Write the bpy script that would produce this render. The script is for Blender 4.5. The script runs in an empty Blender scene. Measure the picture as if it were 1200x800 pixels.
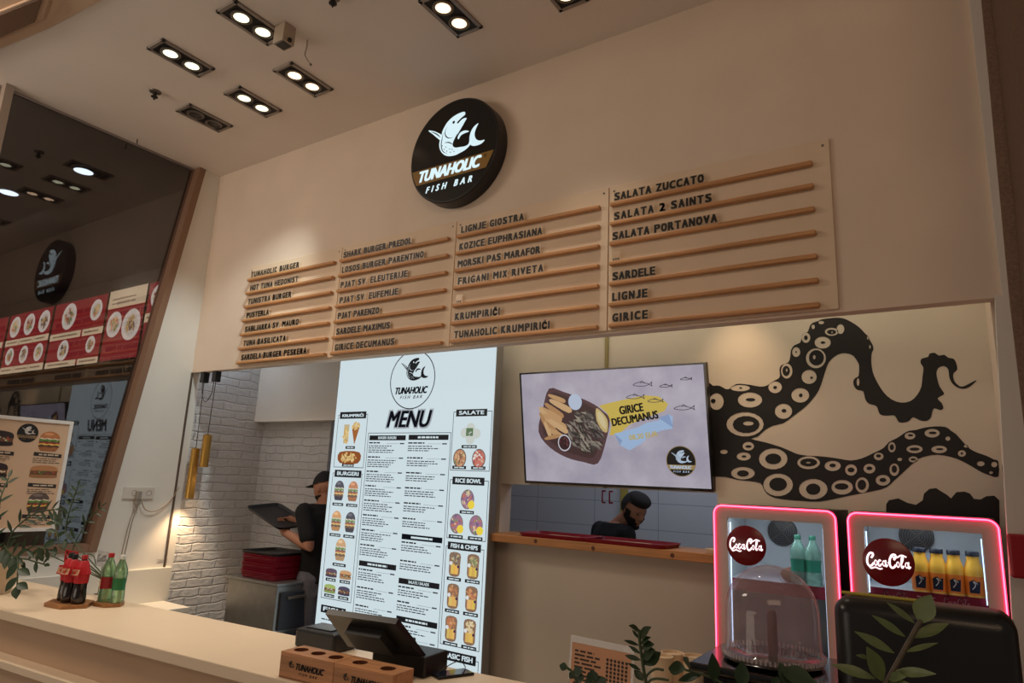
import bpy, bmesh, math, random
from mathutils import Vector, Matrix
from mathutils.geometry import tessellate_polygon

# ------------------------------------------------------------------ camera, world, lights, exposure
S = bpy.context.scene
COL = S.collection
ZC = 1.65                                   # eye height; the coordinates below are metres from the eye unless "world" is said
YAW, PIT, ROLL, FPX = math.radians(-33.98879405), math.radians(11.96401044), math.radians(2.55763497), 786.8487
fw = Vector((math.sin(YAW)*math.cos(PIT), math.cos(YAW)*math.cos(PIT), math.sin(PIT)))
rt = Vector((math.cos(YAW), -math.sin(YAW), 0)); up = rt.cross(fw)
RX = rt*math.cos(ROLL) + up*math.sin(ROLL); UP = -rt*math.sin(ROLL) + up*math.cos(ROLL)
cam = bpy.data.cameras.new('camera'); cam.lens = FPX/1200*36; cam.sensor_width = 36; cam.clip_start = 0.02
co = bpy.data.objects.new('camera', cam); COL.objects.link(co); S.camera = co
co.matrix_world = Matrix(((RX.x, UP.x, -fw.x, 0), (RX.y, UP.y, -fw.y, 0), (RX.z, UP.z, -fw.z, ZC), (0, 0, 0, 1)))

S.view_settings.view_transform = 'Standard'; S.view_settings.look = 'None'
S.view_settings.exposure = 0.0; S.view_settings.gamma = 1.0; S.view_settings.use_curve_mapping = False
W = bpy.data.worlds.new('hall'); S.world = W; W.use_nodes = True
bg = W.node_tree.nodes['Background']; bg.inputs[0].default_value = (1.0, 0.86, 0.74, 1); bg.inputs[1].default_value = 0.13

def lamp(name, kind, loc, energy, color, target=None, **kw):
    l = bpy.data.lights.new(name, kind); l.energy = energy; l.color = color
    for k, v in kw.items(): setattr(l, k, v)
    o = bpy.data.objects.new(name, l); COL.objects.link(o); o.location = (loc[0], loc[1], loc[2]+ZC)
    if target is not None:
        d = Vector((target[0]-loc[0], target[1]-loc[1], target[2]-loc[2]))
        o.rotation_euler = d.to_track_quat('-Z', 'Y').to_euler()
    return o
WARM = (1.0, 0.78, 0.60)
lamp('hall_light', 'AREA', (1.2, -2.4, 2.4), 32, (1.0, 0.66, 0.42), (-0.6, 3.0, 1.4), shape='RECTANGLE', size=3.0, size_y=1.2)
lamp('shopfront_glow', 'AREA', (-4.2, -2.6, -0.5), 23, (1.0, 0.84, 0.68), (-3.2, 2.0, 2.1), shape='RECTANGLE', size=3.0, size_y=1.2)
lamp('hall_light', 'AREA', (-5.0, 0.2, 2.28), 40, (1.0, 0.84, 0.68), (-4.2, 2.2, -0.7), shape='RECTANGLE', size=1.6, size_y=0.5)
lamp('bar_light', 'AREA', (-0.9, 3.24, 1.36), 3.4, (1.0, 0.94, 0.74), (-0.9, 3.5, -0.2), shape='RECTANGLE', size=1.9, size_y=0.16)
lamp('bar_light', 'AREA', (-2.2, 3.26, 1.36), 1.7, (1.0, 0.92, 0.76), (-2.2, 3.5, -0.2), shape='RECTANGLE', size=0.8, size_y=0.16)
lamp('bar_spot', 'SPOT', (-0.95, 3.28, 1.20), 12.5, (1.0, 0.66, 0.38), (-0.95, 3.6, 0.36), spot_size=math.radians(62), spot_blend=1.0, shadow_soft_size=0.04)
lamp('kitchen_light', 'AREA', (-1.6, 4.6, 1.15), 12, (0.74, 0.82, 1.0), (-1.6, 4.9, -1.0), shape='RECTANGLE', size=2.2, size_y=0.8)
lamp('kitchen_light', 'AREA', (-5.0, 3.17, 1.2), 1.7, (0.74, 0.85, 1.0), (-5.2, 3.34, 0.0), shape='RECTANGLE', size=0.2, size_y=0.1)  # small cool fill added to brighten the side bricks, no fixture modelled
lamp('left_wall_fill', 'SPOT', (-3.37, 2.46, 2.46), 100, (0.90, 1.0, 0.96), (-5.2, 2.95, 0.1), spot_size=math.radians(54), spot_blend=0.8, shadow_soft_size=0.05)  # added fill on the left wall, stands in for the menu panel's spill
lamp('neighbour_light', 'AREA', (-9.5, 2.6, 2.42), 10, (1.0, 0.80, 0.6), (-9.5, 4.2, 1.6), shape='RECTANGLE', size=4.0, size_y=0.4)

# ------------------------------------------------------------------ rays: a pixel of the 1200x800 frame to a point on a real plane (metres from the eye)
def ray(x, y):
    return RX*((x-600)/FPX) - UP*((y-400)/FPX) + fw
def PY(x, y, Y): d = ray(x, y); return d*(Y/d.y)
def PX(x, y, X): d = ray(x, y); return d*(X/d.x)
def PZ(x, y, Z): d = ray(x, y); return d*(Z/d.z)

# ------------------------------------------------------------------ materials
def lin(c):
    return tuple(((v/255)/12.92 if v/255 <= 0.04045 else ((v/255+0.055)/1.055)**2.4) for v in c)
_M = {}
def mat(name, rgb=(200, 200, 200), rough=0.6, metal=0.0, emit=0.0, noise=0.0, nscale=8.0, bump=0.0, bscale=60.0, spec=0.5, ergb=None, trans=0.0, coat=0.0):
    if name in _M: return _M[name]
    m = bpy.data.materials.new(name); m.use_nodes = True; nt = m.node_tree; b = nt.nodes['Principled BSDF']
    c = lin(rgb)
    b.inputs['Base Color'].default_value = (*c, 1); b.inputs['Roughness'].default_value = rough; b.inputs['Metallic'].default_value = metal
    b.inputs['Specular IOR Level'].default_value = spec; b.inputs['Transmission Weight'].default_value = trans; b.inputs['Coat Weight'].default_value = coat
    if emit > 0:
        b.inputs['Emission Color'].default_value = (*lin(ergb or rgb), 1); b.inputs['Emission Strength'].default_value = emit
    if noise or bump:
        tc = nt.nodes.new('ShaderNodeTexCoord')
    if noise:
        n = nt.nodes.new('ShaderNodeTexNoise'); n.inputs['Scale'].default_value = nscale; n.inputs['Detail'].default_value = 6
        nt.links.new(tc.outputs['Object'], n.inputs['Vector'])
        r = nt.nodes.new('ShaderNodeValToRGB'); r.color_ramp.elements[0].position = 0.3; r.color_ramp.elements[1].position = 0.7
        r.color_ramp.elements[0].color = (*[v*(1-noise) for v in c], 1); r.color_ramp.elements[1].color = (*[min(1, v*(1+noise*0.5)) for v in c], 1)
        nt.links.new(n.outputs[0], r.inputs[0]); nt.links.new(r.outputs[0], b.inputs['Base Color'])
    if bump:
        n2 = nt.nodes.new('ShaderNodeTexNoise'); n2.inputs['Scale'].default_value = bscale; n2.inputs['Detail'].default_value = 4
        nt.links.new(tc.outputs['Object'], n2.inputs['Vector'])
        bp = nt.nodes.new('ShaderNodeBump'); bp.inputs['Strength'].default_value = bump; bp.inputs['Distance'].default_value = 0.01
        nt.links.new(n2.outputs[0], bp.inputs['Height']); nt.links.new(bp.outputs[0], b.inputs['Normal'])
    _M[name] = m; return m
def wood(name, rgb, rough=0.5, axis='X', sc=1.0):
    if name in _M: return _M[name]
    m = mat(name, rgb, rough); nt = m.node_tree; b = nt.nodes['Principled BSDF']; c = lin(rgb)
    tc = nt.nodes.new('ShaderNodeTexCoord'); mp = nt.nodes.new('ShaderNodeMapping')
    s = [30*sc, 30*sc, 30*sc]; s['XYZ'.index(axis)] = 1.5*sc; mp.inputs['Scale'].default_value = s
    n = nt.nodes.new('ShaderNodeTexNoise'); n.inputs['Scale'].default_value = 1.6; n.inputs['Detail'].default_value = 8; n.inputs['Distortion'].default_value = 0.6
    r = nt.nodes.new('ShaderNodeValToRGB'); r.color_ramp.elements[0].position = 0.3; r.color_ramp.elements[1].position = 0.72
    r.color_ramp.elements[0].color = (*[v*0.66 for v in c], 1); r.color_ramp.elements[1].color = (*[min(1, v*1.15) for v in c], 1)
    nt.links.new(tc.outputs['Object'], mp.inputs[0]); nt.links.new(mp.outputs[0], n.inputs['Vector']); nt.links.new(n.outputs[0], r.inputs[0]); nt.links.new(r.outputs[0], b.inputs['Base Color'])
    return m
def brickmat(name, axis, k=1.0):
    m = mat(name, (204, 204, 204), 0.75); nt = m.node_tree; b = nt.nodes['Principled BSDF']
    tc = nt.nodes.new('ShaderNodeTexCoord'); sp = nt.nodes.new('ShaderNodeSeparateXYZ'); cb = nt.nodes.new('ShaderNodeCombineXYZ')
    nt.links.new(tc.outputs['Object'], sp.inputs[0]); nt.links.new(sp.outputs[axis], cb.inputs[0]); nt.links.new(sp.outputs[2], cb.inputs[1])
    nz = nt.nodes.new('ShaderNodeTexNoise'); nz.inputs['Scale'].default_value = 9; nz.inputs['Detail'].default_value = 3
    nt.links.new(cb.outputs[0], nz.inputs['Vector'])
    mx = nt.nodes.new('ShaderNodeVectorMath'); mx.operation = 'MULTIPLY_ADD'; mx.inputs[1].default_value = (0.034, 0.034, 0)
    nt.links.new(nz.outputs[1], mx.inputs[0]); nt.links.new(cb.outputs[0], mx.inputs[2])
    br = nt.nodes.new('ShaderNodeTexBrick'); br.inputs['Scale'].default_value = 1; br.inputs['Brick Width'].default_value = 0.23; br.inputs['Row Height'].default_value = 0.068
    br.inputs['Mortar Size'].default_value = 0.009; br.inputs['Mortar Smooth'].default_value = 1.0; br.inputs['Bias'].default_value = 0
    br.inputs['Color1'].default_value = (*[v*k for v in lin((212, 212, 213))], 1); br.inputs['Color2'].default_value = (*[v*k for v in lin((204, 204, 205))], 1); br.inputs['Mortar'].default_value = (*[v*k for v in lin((200, 200, 201))], 1)
    nt.links.new(mx.outputs[0], br.inputs['Vector']); nt.links.new(br.outputs[0], b.inputs['Base Color'])
    n2 = nt.nodes.new('ShaderNodeTexNoise'); n2.inputs['Scale'].default_value = 26; n2.inputs['Detail'].default_value = 5; nt.links.new(cb.outputs[0], n2.inputs['Vector'])
    ma = nt.nodes.new('ShaderNodeMath'); ma.operation = 'MULTIPLY_ADD'; ma.inputs[1].default_value = -0.8
    nt.links.new(br.outputs[1], ma.inputs[0]); nt.links.new(n2.outputs[0], ma.inputs[2])
    bp = nt.nodes.new('ShaderNodeBump'); bp.inputs['Strength'].default_value = 0.6; bp.inputs['Distance'].default_value = 0.014
    nt.links.new(ma.outputs[0], bp.inputs['Height']); nt.links.new(bp.outputs[0], b.inputs['Normal'])
    return m
def thin_glass(name, tint=(255, 255, 255), refl=0.0, haze=0.0, hcol=(255, 255, 255), rough=0.02):
    if name in _M: return _M[name]
    m = bpy.data.materials.new(name); m.use_nodes = True; nt = m.node_tree; nt.nodes.clear()
    out = nt.nodes.new('ShaderNodeOutputMaterial'); tr = nt.nodes.new('ShaderNodeBsdfTransparent'); gl = nt.nodes.new('ShaderNodeBsdfGlossy')
    tr.inputs[0].default_value = (*lin(tint), 1); gl.inputs['Roughness'].default_value = rough
    mx = nt.nodes.new('ShaderNodeMixShader')
    if refl > 0: mx.inputs[0].default_value = refl
    else:
        lw = nt.nodes.new('ShaderNodeLayerWeight'); lw.inputs[0].default_value = 0.5; pw = nt.nodes.new('ShaderNodeMath'); pw.operation = 'POWER'; pw.inputs[1].default_value = 4.0
        ma = nt.nodes.new('ShaderNodeMath'); ma.operation = 'MULTIPLY_ADD'; ma.inputs[1].default_value = 0.55; ma.inputs[2].default_value = 0.035
        nt.links.new(lw.outputs['Facing'], pw.inputs[0]); nt.links.new(pw.outputs[0], ma.inputs[0]); nt.links.new(ma.outputs[0], mx.inputs[0])
    src = tr
    if haze:
        df = nt.nodes.new('ShaderNodeBsdfDiffuse'); df.inputs[0].default_value = (*lin(hcol), 1)
        tl = nt.nodes.new('ShaderNodeBsdfTranslucent'); tl.inputs[0].default_value = (*lin(hcol), 1)
        m0 = nt.nodes.new('ShaderNodeMixShader'); m0.inputs[0].default_value = 0.5; nt.links.new(df.outputs[0], m0.inputs[1]); nt.links.new(tl.outputs[0], m0.inputs[2])
        m1 = nt.nodes.new('ShaderNodeMixShader'); m1.inputs[0].default_value = haze; nt.links.new(tr.outputs[0], m1.inputs[1]); nt.links.new(m0.outputs[0], m1.inputs[2]); src = m1
    nt.links.new(src.outputs[0], mx.inputs[1]); nt.links.new(gl.outputs[0], mx.inputs[2]); nt.links.new(mx.outputs[0], out.inputs[0])
    _M[name] = m; return m

wallp = mat('wall_paint', (226, 208, 190), 0.85, noise=0.05, nscale=2.5, bump=0.06, bscale=120)
wallw = mat('white_paint', (232, 228, 220), 0.8, noise=0.03, nscale=3)
partp = mat('partition_paint', (214, 205, 190), 0.8, noise=0.03, nscale=3)
rightp = mat('speckled_wall', (150, 122, 104), 0.9, noise=0.22, nscale=90, bump=0.3, bscale=90)
ceilp = mat('ceiling_paint', (238, 228, 218), 0.9, noise=0.04, nscale=1.5)
darkm = mat('dark_metal', (38, 36, 35), 0.45, 0.4)
blackp = mat('black_plastic', (18, 18, 20), 0.42)
blackg = mat('black_gloss', (8, 8, 9), 0.16, coat=0.3)
whitem = mat('white_lacquer', (228, 222, 210), 0.4)
steelm = mat('brushed_steel', (150, 148, 145), 0.38, 0.85, noise=0.12, nscale=20)
greym = mat('grey_metal', (120, 112, 104), 0.4, 0.7)
railw = wood('ledge_wood', (202, 148, 98), 0.5, 'X')
woodm = wood('counter_wood', (206, 160, 112), 0.5, 'X')
shelfw = wood('pine', (196, 134, 74), 0.45, 'X', 0.7)

# ------------------------------------------------------------------ mesh helpers
class MB:
    """collects shapes in metres from the eye (world=True adds the eye height) or in a thing's own frame (world=False)"""
    def __init__(s, world=True): s.v = []; s.f = []; s.mi = []; s.mats = []; s.world = world; s.sm = []
    def _m(s, m):
        if m not in s.mats: s.mats.append(m)
        return s.mats.index(m)
    def add(s, vs, fs, m, smooth=False):
        o = len(s.v); s.v += [Vector(v) for v in vs]; k = s._m(m)
        for f in fs: s.f.append([i+o for i in f]); s.mi.append(k); s.sm.append(smooth)
        return s
    def addbm(s, bm, m, smooth=False, M=None):
        bm.verts.index_update()
        vs = [(M @ v.co if M else v.co.copy()) for v in bm.verts]; fs = [[v.index for v in f.verts] for f in bm.faces]; bm.free()
        return s.add(vs, fs, m, smooth)
    def box(s, lo, hi, m, bevel=0.0, M=None, seg=2):
        bm = bmesh.new(); bmesh.ops.create_cube(bm, size=1)
        lo = Vector(lo); hi = Vector(hi); c = (lo+hi)/2; d = hi-lo
        for v in bm.verts: v.co = Vector((v.co.x*d.x+c.x, v.co.y*d.y+c.y, v.co.z*d.z+c.z))
        if bevel: bmesh.ops.bevel(bm, geom=list(bm.edges), offset=bevel, segments=seg, affect='EDGES', profile=0.5)
        return s.addbm(bm, m, False, M)
    def tube(s, pts, r, m, n=8, cap=True):
        pts = [Vector(p) for p in pts]; R = r if isinstance(r, (list, tuple)) else [r]*len(pts)
        vs = []; fs = []; prev = None
        for i, p in enumerate(pts):
            t = (pts[min(i+1, len(pts)-1)]-pts[max(i-1, 0)])
            t = t.normalized() if t.length > 1e-9 else Vector((0, 0, 1))
            if prev is None: a = t.orthogonal().normalized()
            else:
                a = prev-t*prev.dot(t); a = a.normalized() if a.length > 1e-6 else t.orthogonal().normalized()
            prev = a; b = t.cross(a)
            for k in range(n): w = 2*math.pi*k/n; vs.append(p+(a*math.cos(w)+b*math.sin(w))*R[i])
        for i in range(len(pts)-1):
            for k in range(n): fs.append([i*n+k, i*n+(k+1) % n, (i+1)*n+(k+1) % n, (i+1)*n+k])
        if cap: fs.append(list(range(n))[::-1]); fs.append([(len(pts)-1)*n+k for k in range(n)])
        return s.add(vs, fs, m, True)
    def lathe(s, prof, c, m, n=28, axis=(0, 0, 1), cap=True):
        ax = Vector(axis).normalized(); a = Vector((1, 0, 0)) if abs(ax.x) < 0.9 else Vector((0, 1, 0)); a = (a-ax*a.dot(ax)).normalized(); b = ax.cross(a); c = Vector(c)
        vs = []; fs = []
        for r, h in prof:
            for k in range(n): w = 2*math.pi*k/n; vs.append(c+ax*h+(a*math.cos(w)+b*math.sin(w))*max(r, 1e-5))
        for i in range(len(prof)-1):
            for k in range(n): fs.append([i*n+k, i*n+(k+1) % n, (i+1)*n+(k+1) % n, (i+1)*n+k])
        if cap:
            if prof[0][0] > 1e-4: fs.append(list(range(n))[::-1])
            if prof[-1][0] > 1e-4: fs.append([(len(prof)-1)*n+k for k in range(n)])
        return s.add(vs, fs, m, True)
    def prism(s, poly, F, m, d0, d1, smooth=False):
        """polygon in frame F=(origin,u,v,n) pushed from d0 to d1 along n"""
        o, u, v, nn = F; n = len(poly)
        vs = [o+u*p[0]+v*p[1]+nn*d0 for p in poly]+[o+u*p[0]+v*p[1]+nn*d1 for p in poly]
        fs = [list(range(n)), list(range(n, 2*n))[::-1]]+[[i, n+i, n+(i+1) % n, (i+1) % n] for i in range(n)]
        return s.add(vs, fs, m, smooth)
    def ball(s, c, r, m, n=16, M=None):
        bm = bmesh.new(); bmesh.ops.create_uvsphere(bm, u_segments=n, v_segments=max(6, n//2), radius=1)
        r = Vector(r) if not isinstance(r, (int, float)) else Vector((r, r, r)); c = Vector(c)
        for v in bm.verts:
            q = Vector((v.co.x*r.x, v.co.y*r.y, v.co.z*r.z)); v.co = (M @ q if M else q)+c
        return s.addbm(bm, m, True)
    def mesh(s, name):
        me = bpy.data.meshes.new(name)
        me.from_pydata([tuple(v) for v in s.v], [], s.f); 
        for m in s.mats: me.materials.append(m)
        me.polygons.foreach_set('material_index', s.mi); me.polygons.foreach_set('use_smooth', s.sm)
        if s.world: me.transform(Matrix.Translation((0, 0, ZC)))
        bm = bmesh.new(); bm.from_mesh(me); bmesh.ops.recalc_face_normals(bm, faces=bm.faces); bm.to_mesh(me); bm.free()
        me.update()
        if any(s.sm):
            try: me.set_sharp_from_angle(angle=math.radians(42))
            except Exception: pass
        return me
ROOTM = {}
def tag(o, label=None, cat=None, group=None, kind=None):
    if label: o['label'] = label
    if cat: o['category'] = cat
    if group: o['group'] = group
    if kind: o['kind'] = kind
    return o
def thing(name, label, cat, loc=(0, 0, 0), rz=0.0, group=None):
    o = bpy.data.objects.new(name, None); COL.objects.link(o); o.empty_display_size = 0.05
    o.location = (loc[0], loc[1], loc[2]+ZC); o.rotation_euler = (0, 0, rz)
    ROOTM[o.name] = Matrix.Translation(o.location) @ Matrix.Rotation(rz, 4, 'Z')
    return tag(o, label, cat, group)
def part(name, mb, parent, label=None):
    me = mb.mesh(name) if isinstance(mb, MB) else mb
    R = ROOTM[parent.name]
    if (mb.world if isinstance(mb, MB) else True): me.transform(R.inverted())
    o = bpy.data.objects.new(name, me); COL.objects.link(o); o.parent = parent; ROOTM[o.name] = R
    if label: o['label'] = label
    return o
def single(name, mb, label=None, cat=None, group=None, kind=None):
    me = mb.mesh(name) if isinstance(mb, MB) else mb
    xs = [v.co for v in me.vertices]
    b = Vector(((min(v.x for v in xs)+max(v.x for v in xs))/2, (min(v.y for v in xs)+max(v.y for v in xs))/2, min(v.z for v in xs)))
    me.transform(Matrix.Translation(-b)); o = bpy.data.objects.new(name, me); COL.objects.link(o); o.location = b
    ROOTM[o.name] = Matrix.Translation(b)
    return tag(o, label, cat, group, kind)
def struct(name, mb): return single(name, mb, kind='structure')
def dup(root, loc, rz=0.0, label=None, group=None):
    r = root.copy(); COL.objects.link(r); r.location = (loc[0], loc[1], loc[2]+ZC); r.rotation_euler = (0, 0, rz)
    if label: r['label'] = label
    if group: r['group'] = group
    for ch in list(root.children):
        c = ch.copy(); COL.objects.link(c); c.parent = r
        for g in list(ch.children):
            d = g.copy(); COL.objects.link(d); d.parent = c
    return r
def evalmesh(o):
    dg = bpy.context.evaluated_depsgraph_get(); dg.update()
    return bpy.data.meshes.new_from_object(o.evaluated_get(dg))
_T = {}
def glyphs(body, bold=0.0, shear=0.0, spacing=1.0):
    k = (body, bold, shear, spacing)
    if k in _T: return _T[k]
    f = bpy.data.curves.new('t', 'FONT'); f.body = body; f.size = 1; f.offset = bold; f.shear = shear; f.space_character = spacing; f.resolution_u = 3
    o = bpy.data.objects.new('t', f); COL.objects.link(o); me = evalmesh(o)
    vs = [(v.co.x, v.co.y) for v in me.vertices]; fs = [list(p.vertices) for p in me.polygons]
    bpy.data.objects.remove(o); bpy.data.curves.remove(f); bpy.data.meshes.remove(me)
    _T[k] = (vs, fs); return _T[k]
def ellipse(cx, cy, rx, ry, n=24, rot=0.0):
    c, s_ = math.cos(rot), math.sin(rot)
    return [(cx+rx*math.cos(2*math.pi*k/n)*c-ry*math.sin(2*math.pi*k/n)*s_, cy+rx*math.cos(2*math.pi*k/n)*s_+ry*math.sin(2*math.pi*k/n)*c) for k in range(n)]
def rect(x0, y0, x1, y1): return [(x0, y0), (x1, y0), (x1, y1), (x0, y1)]
def smooth(pts, n=4, closed=True):
    out = []; N = len(pts)
    for i in range(N if closed else N-1):
        p = [Vector(pts[(i+k) % N]) if closed else Vector(pts[min(max(i+k, 0), N-1)]) for k in (-1, 0, 1, 2)]
        for j in range(n):
            t = j/n
            out.append(tuple(0.5*((2*p[1])+(-p[0]+p[2])*t+(2*p[0]-5*p[1]+4*p[2]-p[3])*t*t+(-p[0]+3*p[1]-3*p[2]+p[3])*t**3)))
    if not closed: out.append(tuple(pts[-1]))
    return out
class Art(MB):
    """flat print: polygons in a frame, each on its own thin layer"""
    def __init__(s, F, world=True, step=0.0004, base=0.0006): super().__init__(world); s.F = F; s.step = step; s.base = base
    def at(s, p, l): o, u, v, n = s.F; return o+u*p[0]+v*p[1]+n*(s.base+s.step*l)
    def poly(s, pts, m, l=0): return s.add([s.at(p, l) for p in pts], [list(range(len(pts)))], m)
    def holes(s, loops, m, l=0):
        tris = tessellate_polygon([[Vector((p[0], p[1], 0)) for p in lp] for lp in loops]); flat = [p for lp in loops for p in lp]
        return s.add([s.at(p, l) for p in flat], [list(t) for t in tris], m)
    def stroke(s, pts, w, m, l=0, taper=False, closed=False):
        n = len(pts)
        for i in range(n if closed else n-1):
            a = Vector(pts[i]); b = Vector(pts[(i+1) % n]); d = b-a
            if d.length < 1e-7: continue
            d.normalize(); q = Vector((-d.y, d.x))
            wa = w*(math.sin(math.pi*i/(n-1)) if taper else 1)/2; wb = w*(math.sin(math.pi*(i+1)/(n-1)) if taper else 1)/2; e = d*(0 if taper else w*0.25)
            s.poly([a-e+q*wa, a-e-q*wa, b+e-q*wb, b+e+q*wb], m, l)
        return s
    def text(s, body, x0, x1, y0, y1, m, l=0, bold=0.0, shear=0.0, spacing=1.0, rot=0.0):
        vs, fs = glyphs(body, 0.0, shear, spacing)
        ax = min(v[0] for v in vs); bx = max(v[0] for v in vs); ay = min(v[1] for v in vs); by = max(v[1] for v in vs)
        c, q = math.cos(rot), math.sin(rot); out = []
        for v in vs:
            x = (v[0]-ax)/(bx-ax)*(x1-x0); y = (v[1]-ay)/(by-ay)*(y1-y0); out.append((x0+x*c-y*q, y0+x*q+y*c))
        if not bold: return s.add([s.at(p, l) for p in out], fs, m)
        k = bold*(y1-y0)*1.35
        for dx, dy in ((-k, -k*.6), (k, -k*.6), (-k, k*.6), (k, k*.6), (0, 0)): s.add([s.at((p[0]+dx, p[1]+dy), l) for p in out], fs, m)
        return s
def frameY(x, y, z): return (Vector((x, y, z)), Vector((1, 0, 0)), Vector((0, 0, 1)), Vector((0, -1, 0)))
def ink(rgb, e=0.0):
    return mat('ink_%d_%d_%d_%d' % (*rgb, round(e*100)), rgb if e == 0 else (6, 6, 6), 0.6 if e == 0 else 0.35, emit=e, ergb=rgb)

# --- the fish emblem (unit disc), and the cola script (unit height)
def _d(p): x = p[0]-302; y = p[1]-378; v = -(y+0.273*x)/315; return ((x-v*6)/256, v)
FISH = [smooth([_d(p) for p in q], 3) for q in (
    [(365,140),(342,143),(312,156),(285,175),(262,200),(246,228),(234,258),(230,285),(222,312),(219,342),(224,368),(237,392),(258,410),(285,417),(320,412),(345,400),(372,385),(392,368),(408,345),(402,318),(396,345),(375,358),(345,362),(318,364),(303,350),(306,322),(318,300),(335,268),(350,240),(368,205),(378,180),(352,186),(330,210),(322,205),(345,178),(368,158)],
    [(145,245),(178,250),(210,265),(232,282),(226,312),(208,300),(176,272)],
    [(330,300),(345,270),(372,259),(397,266),(372,276),(350,288),(336,312)],
    [(405,345),(400,310),(404,280),(414,253),(430,232),(449,219),(438,246),(430,275),(431,300),(442,320),(462,328),(488,324),(472,345),(447,356),(420,358)])]
FISHD = [[_d(p) for p in q] for q in ([(265,225),(252,260),(258,288),(278,302),(306,296)], [(250,330),(280,330),(305,345)], [(330,268),(318,300),(306,330),(303,356)], [(242,262),(236,300),(232,345),(244,385),(275,402)], [(330,345),(345,352),(390,346)], [(160,252),(200,272),(226,296)])]
def emblem(a, cx, cy, r, light, dark, l=0, detail=True):
    for q in FISH: a.poly([(cx+p[0]*r, cy+p[1]*r) for p in q], light, l)
    if detail:
        for q in FISHD: a.stroke([(cx+p[0]*r, cy+p[1]*r) for p in smooth(q, 4, False)], 0.022*r, dark, l+1, taper=True)
        e = _d((302, 202)); a.poly(ellipse(cx+e[0]*r, cy+e[1]*r, 0.03*r, 0.03*r, 12), dark, l+1)
        for k, p in enumerate([(240,350),(252,372),(268,384),(290,392),(262,358),(285,372),(312,388),(300,375)]):
            e = _d(p); a.poly(ellipse(cx+e[0]*r, cy+e[1]*r, 0.012*r, 0.012*r, 8), dark, l+1)
def badge(a, cx, cy, r, black, white, gold, l=0, rim=None, detail=True):
    a.poly(ellipse(cx, cy, r, r, 40), black, l)
    if rim: a.holes([ellipse(cx, cy, r, r, 40), ellipse(cx, cy, r*0.95, r*0.95, 40)[::-1]], rim, l+1)
    emblem(a, cx, cy, r, white, black, l+1, detail)
    y0, y1 = -0.54, -0.235; k = 0.985
    band = [(-math.sqrt(k-y1*y1), y1), (-math.sqrt(k-0.15), -0.385), (-math.sqrt(k-y0*y0), y0), (math.sqrt(k-y0*y0)-0.03, y0), (math.sqrt(k-y1*y1)-0.01, y1)]
    a.poly([(cx+p[0]*r, cy+p[1]*r) for p in band], gold, l+1)
    a.text('TUNAHOLIC', cx-0.76*r, cx+0.70*r, cy-0.49*r, cy-0.28*r, white, l+3, bold=0.05, shear=0.32)
    a.text('FISH BAR', cx-0.56*r, cx+0.52*r, cy-0.73*r, cy-0.61*r, white, l+3, bold=0.02, shear=0.32, spacing=1.5)
SCRIPT = [smooth(q, 5, False) for q in (
    [(.22,.70),(.29,.86),(.26,.98),(.15,.95),(.05,.70),(.03,.38),(.10,.18),(.21,.22),(.30,.38)], [(.60,.54),(.55,.58),(.50,.46),(.50,.28),(.56,.22),(.63,.36)],
    [(.81,.58),(.80,.36),(.82,.22),(.87,.32)], [(.90,.45),(.98,.48)], [(1.16,.68),(1.23,.84),(1.20,.98),(1.09,.95),(.99,.70),(.97,.38),(1.04,.18),(1.14,.22),(1.22,.36)],
    [(1.06,.90),(1.18,.80),(1.32,.86),(1.48,.98),(1.66,.90)], [(1.44,.42),(1.51,.68),(1.53,.88),(1.48,.84),(1.45,.55),(1.45,.30),(1.49,.22),(1.54,.34)],
    [(1.74,.58),(1.73,.36),(1.75,.22),(1.81,.32)], [(.10,.20),(.18,.04),(.36,.12),(.54,.04),(.64,.08)])]
def cola(a, cx, cy, w, m, l=0, k=1.0):
    s_ = w/1.82; ox = cx-w/2; oy = cy-0.5*s_*.74
    f = lambda p: (ox+p[0]*s_, oy+p[1]*s_*.74)
    for i, q in enumerate(SCRIPT): a.stroke([f(p) for p in q], (0.085 if i in (0, 4) else 0.062)*s_*k, m, l)
    for c in (.39, .735, 1.31, 1.665):
        a.holes([[f(p) for p in ellipse(c, .40, .075, .19, 18)], [f(p) for p in ellipse(c, .40, .034, .12, 18)][::-1]], m, l+1)

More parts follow.
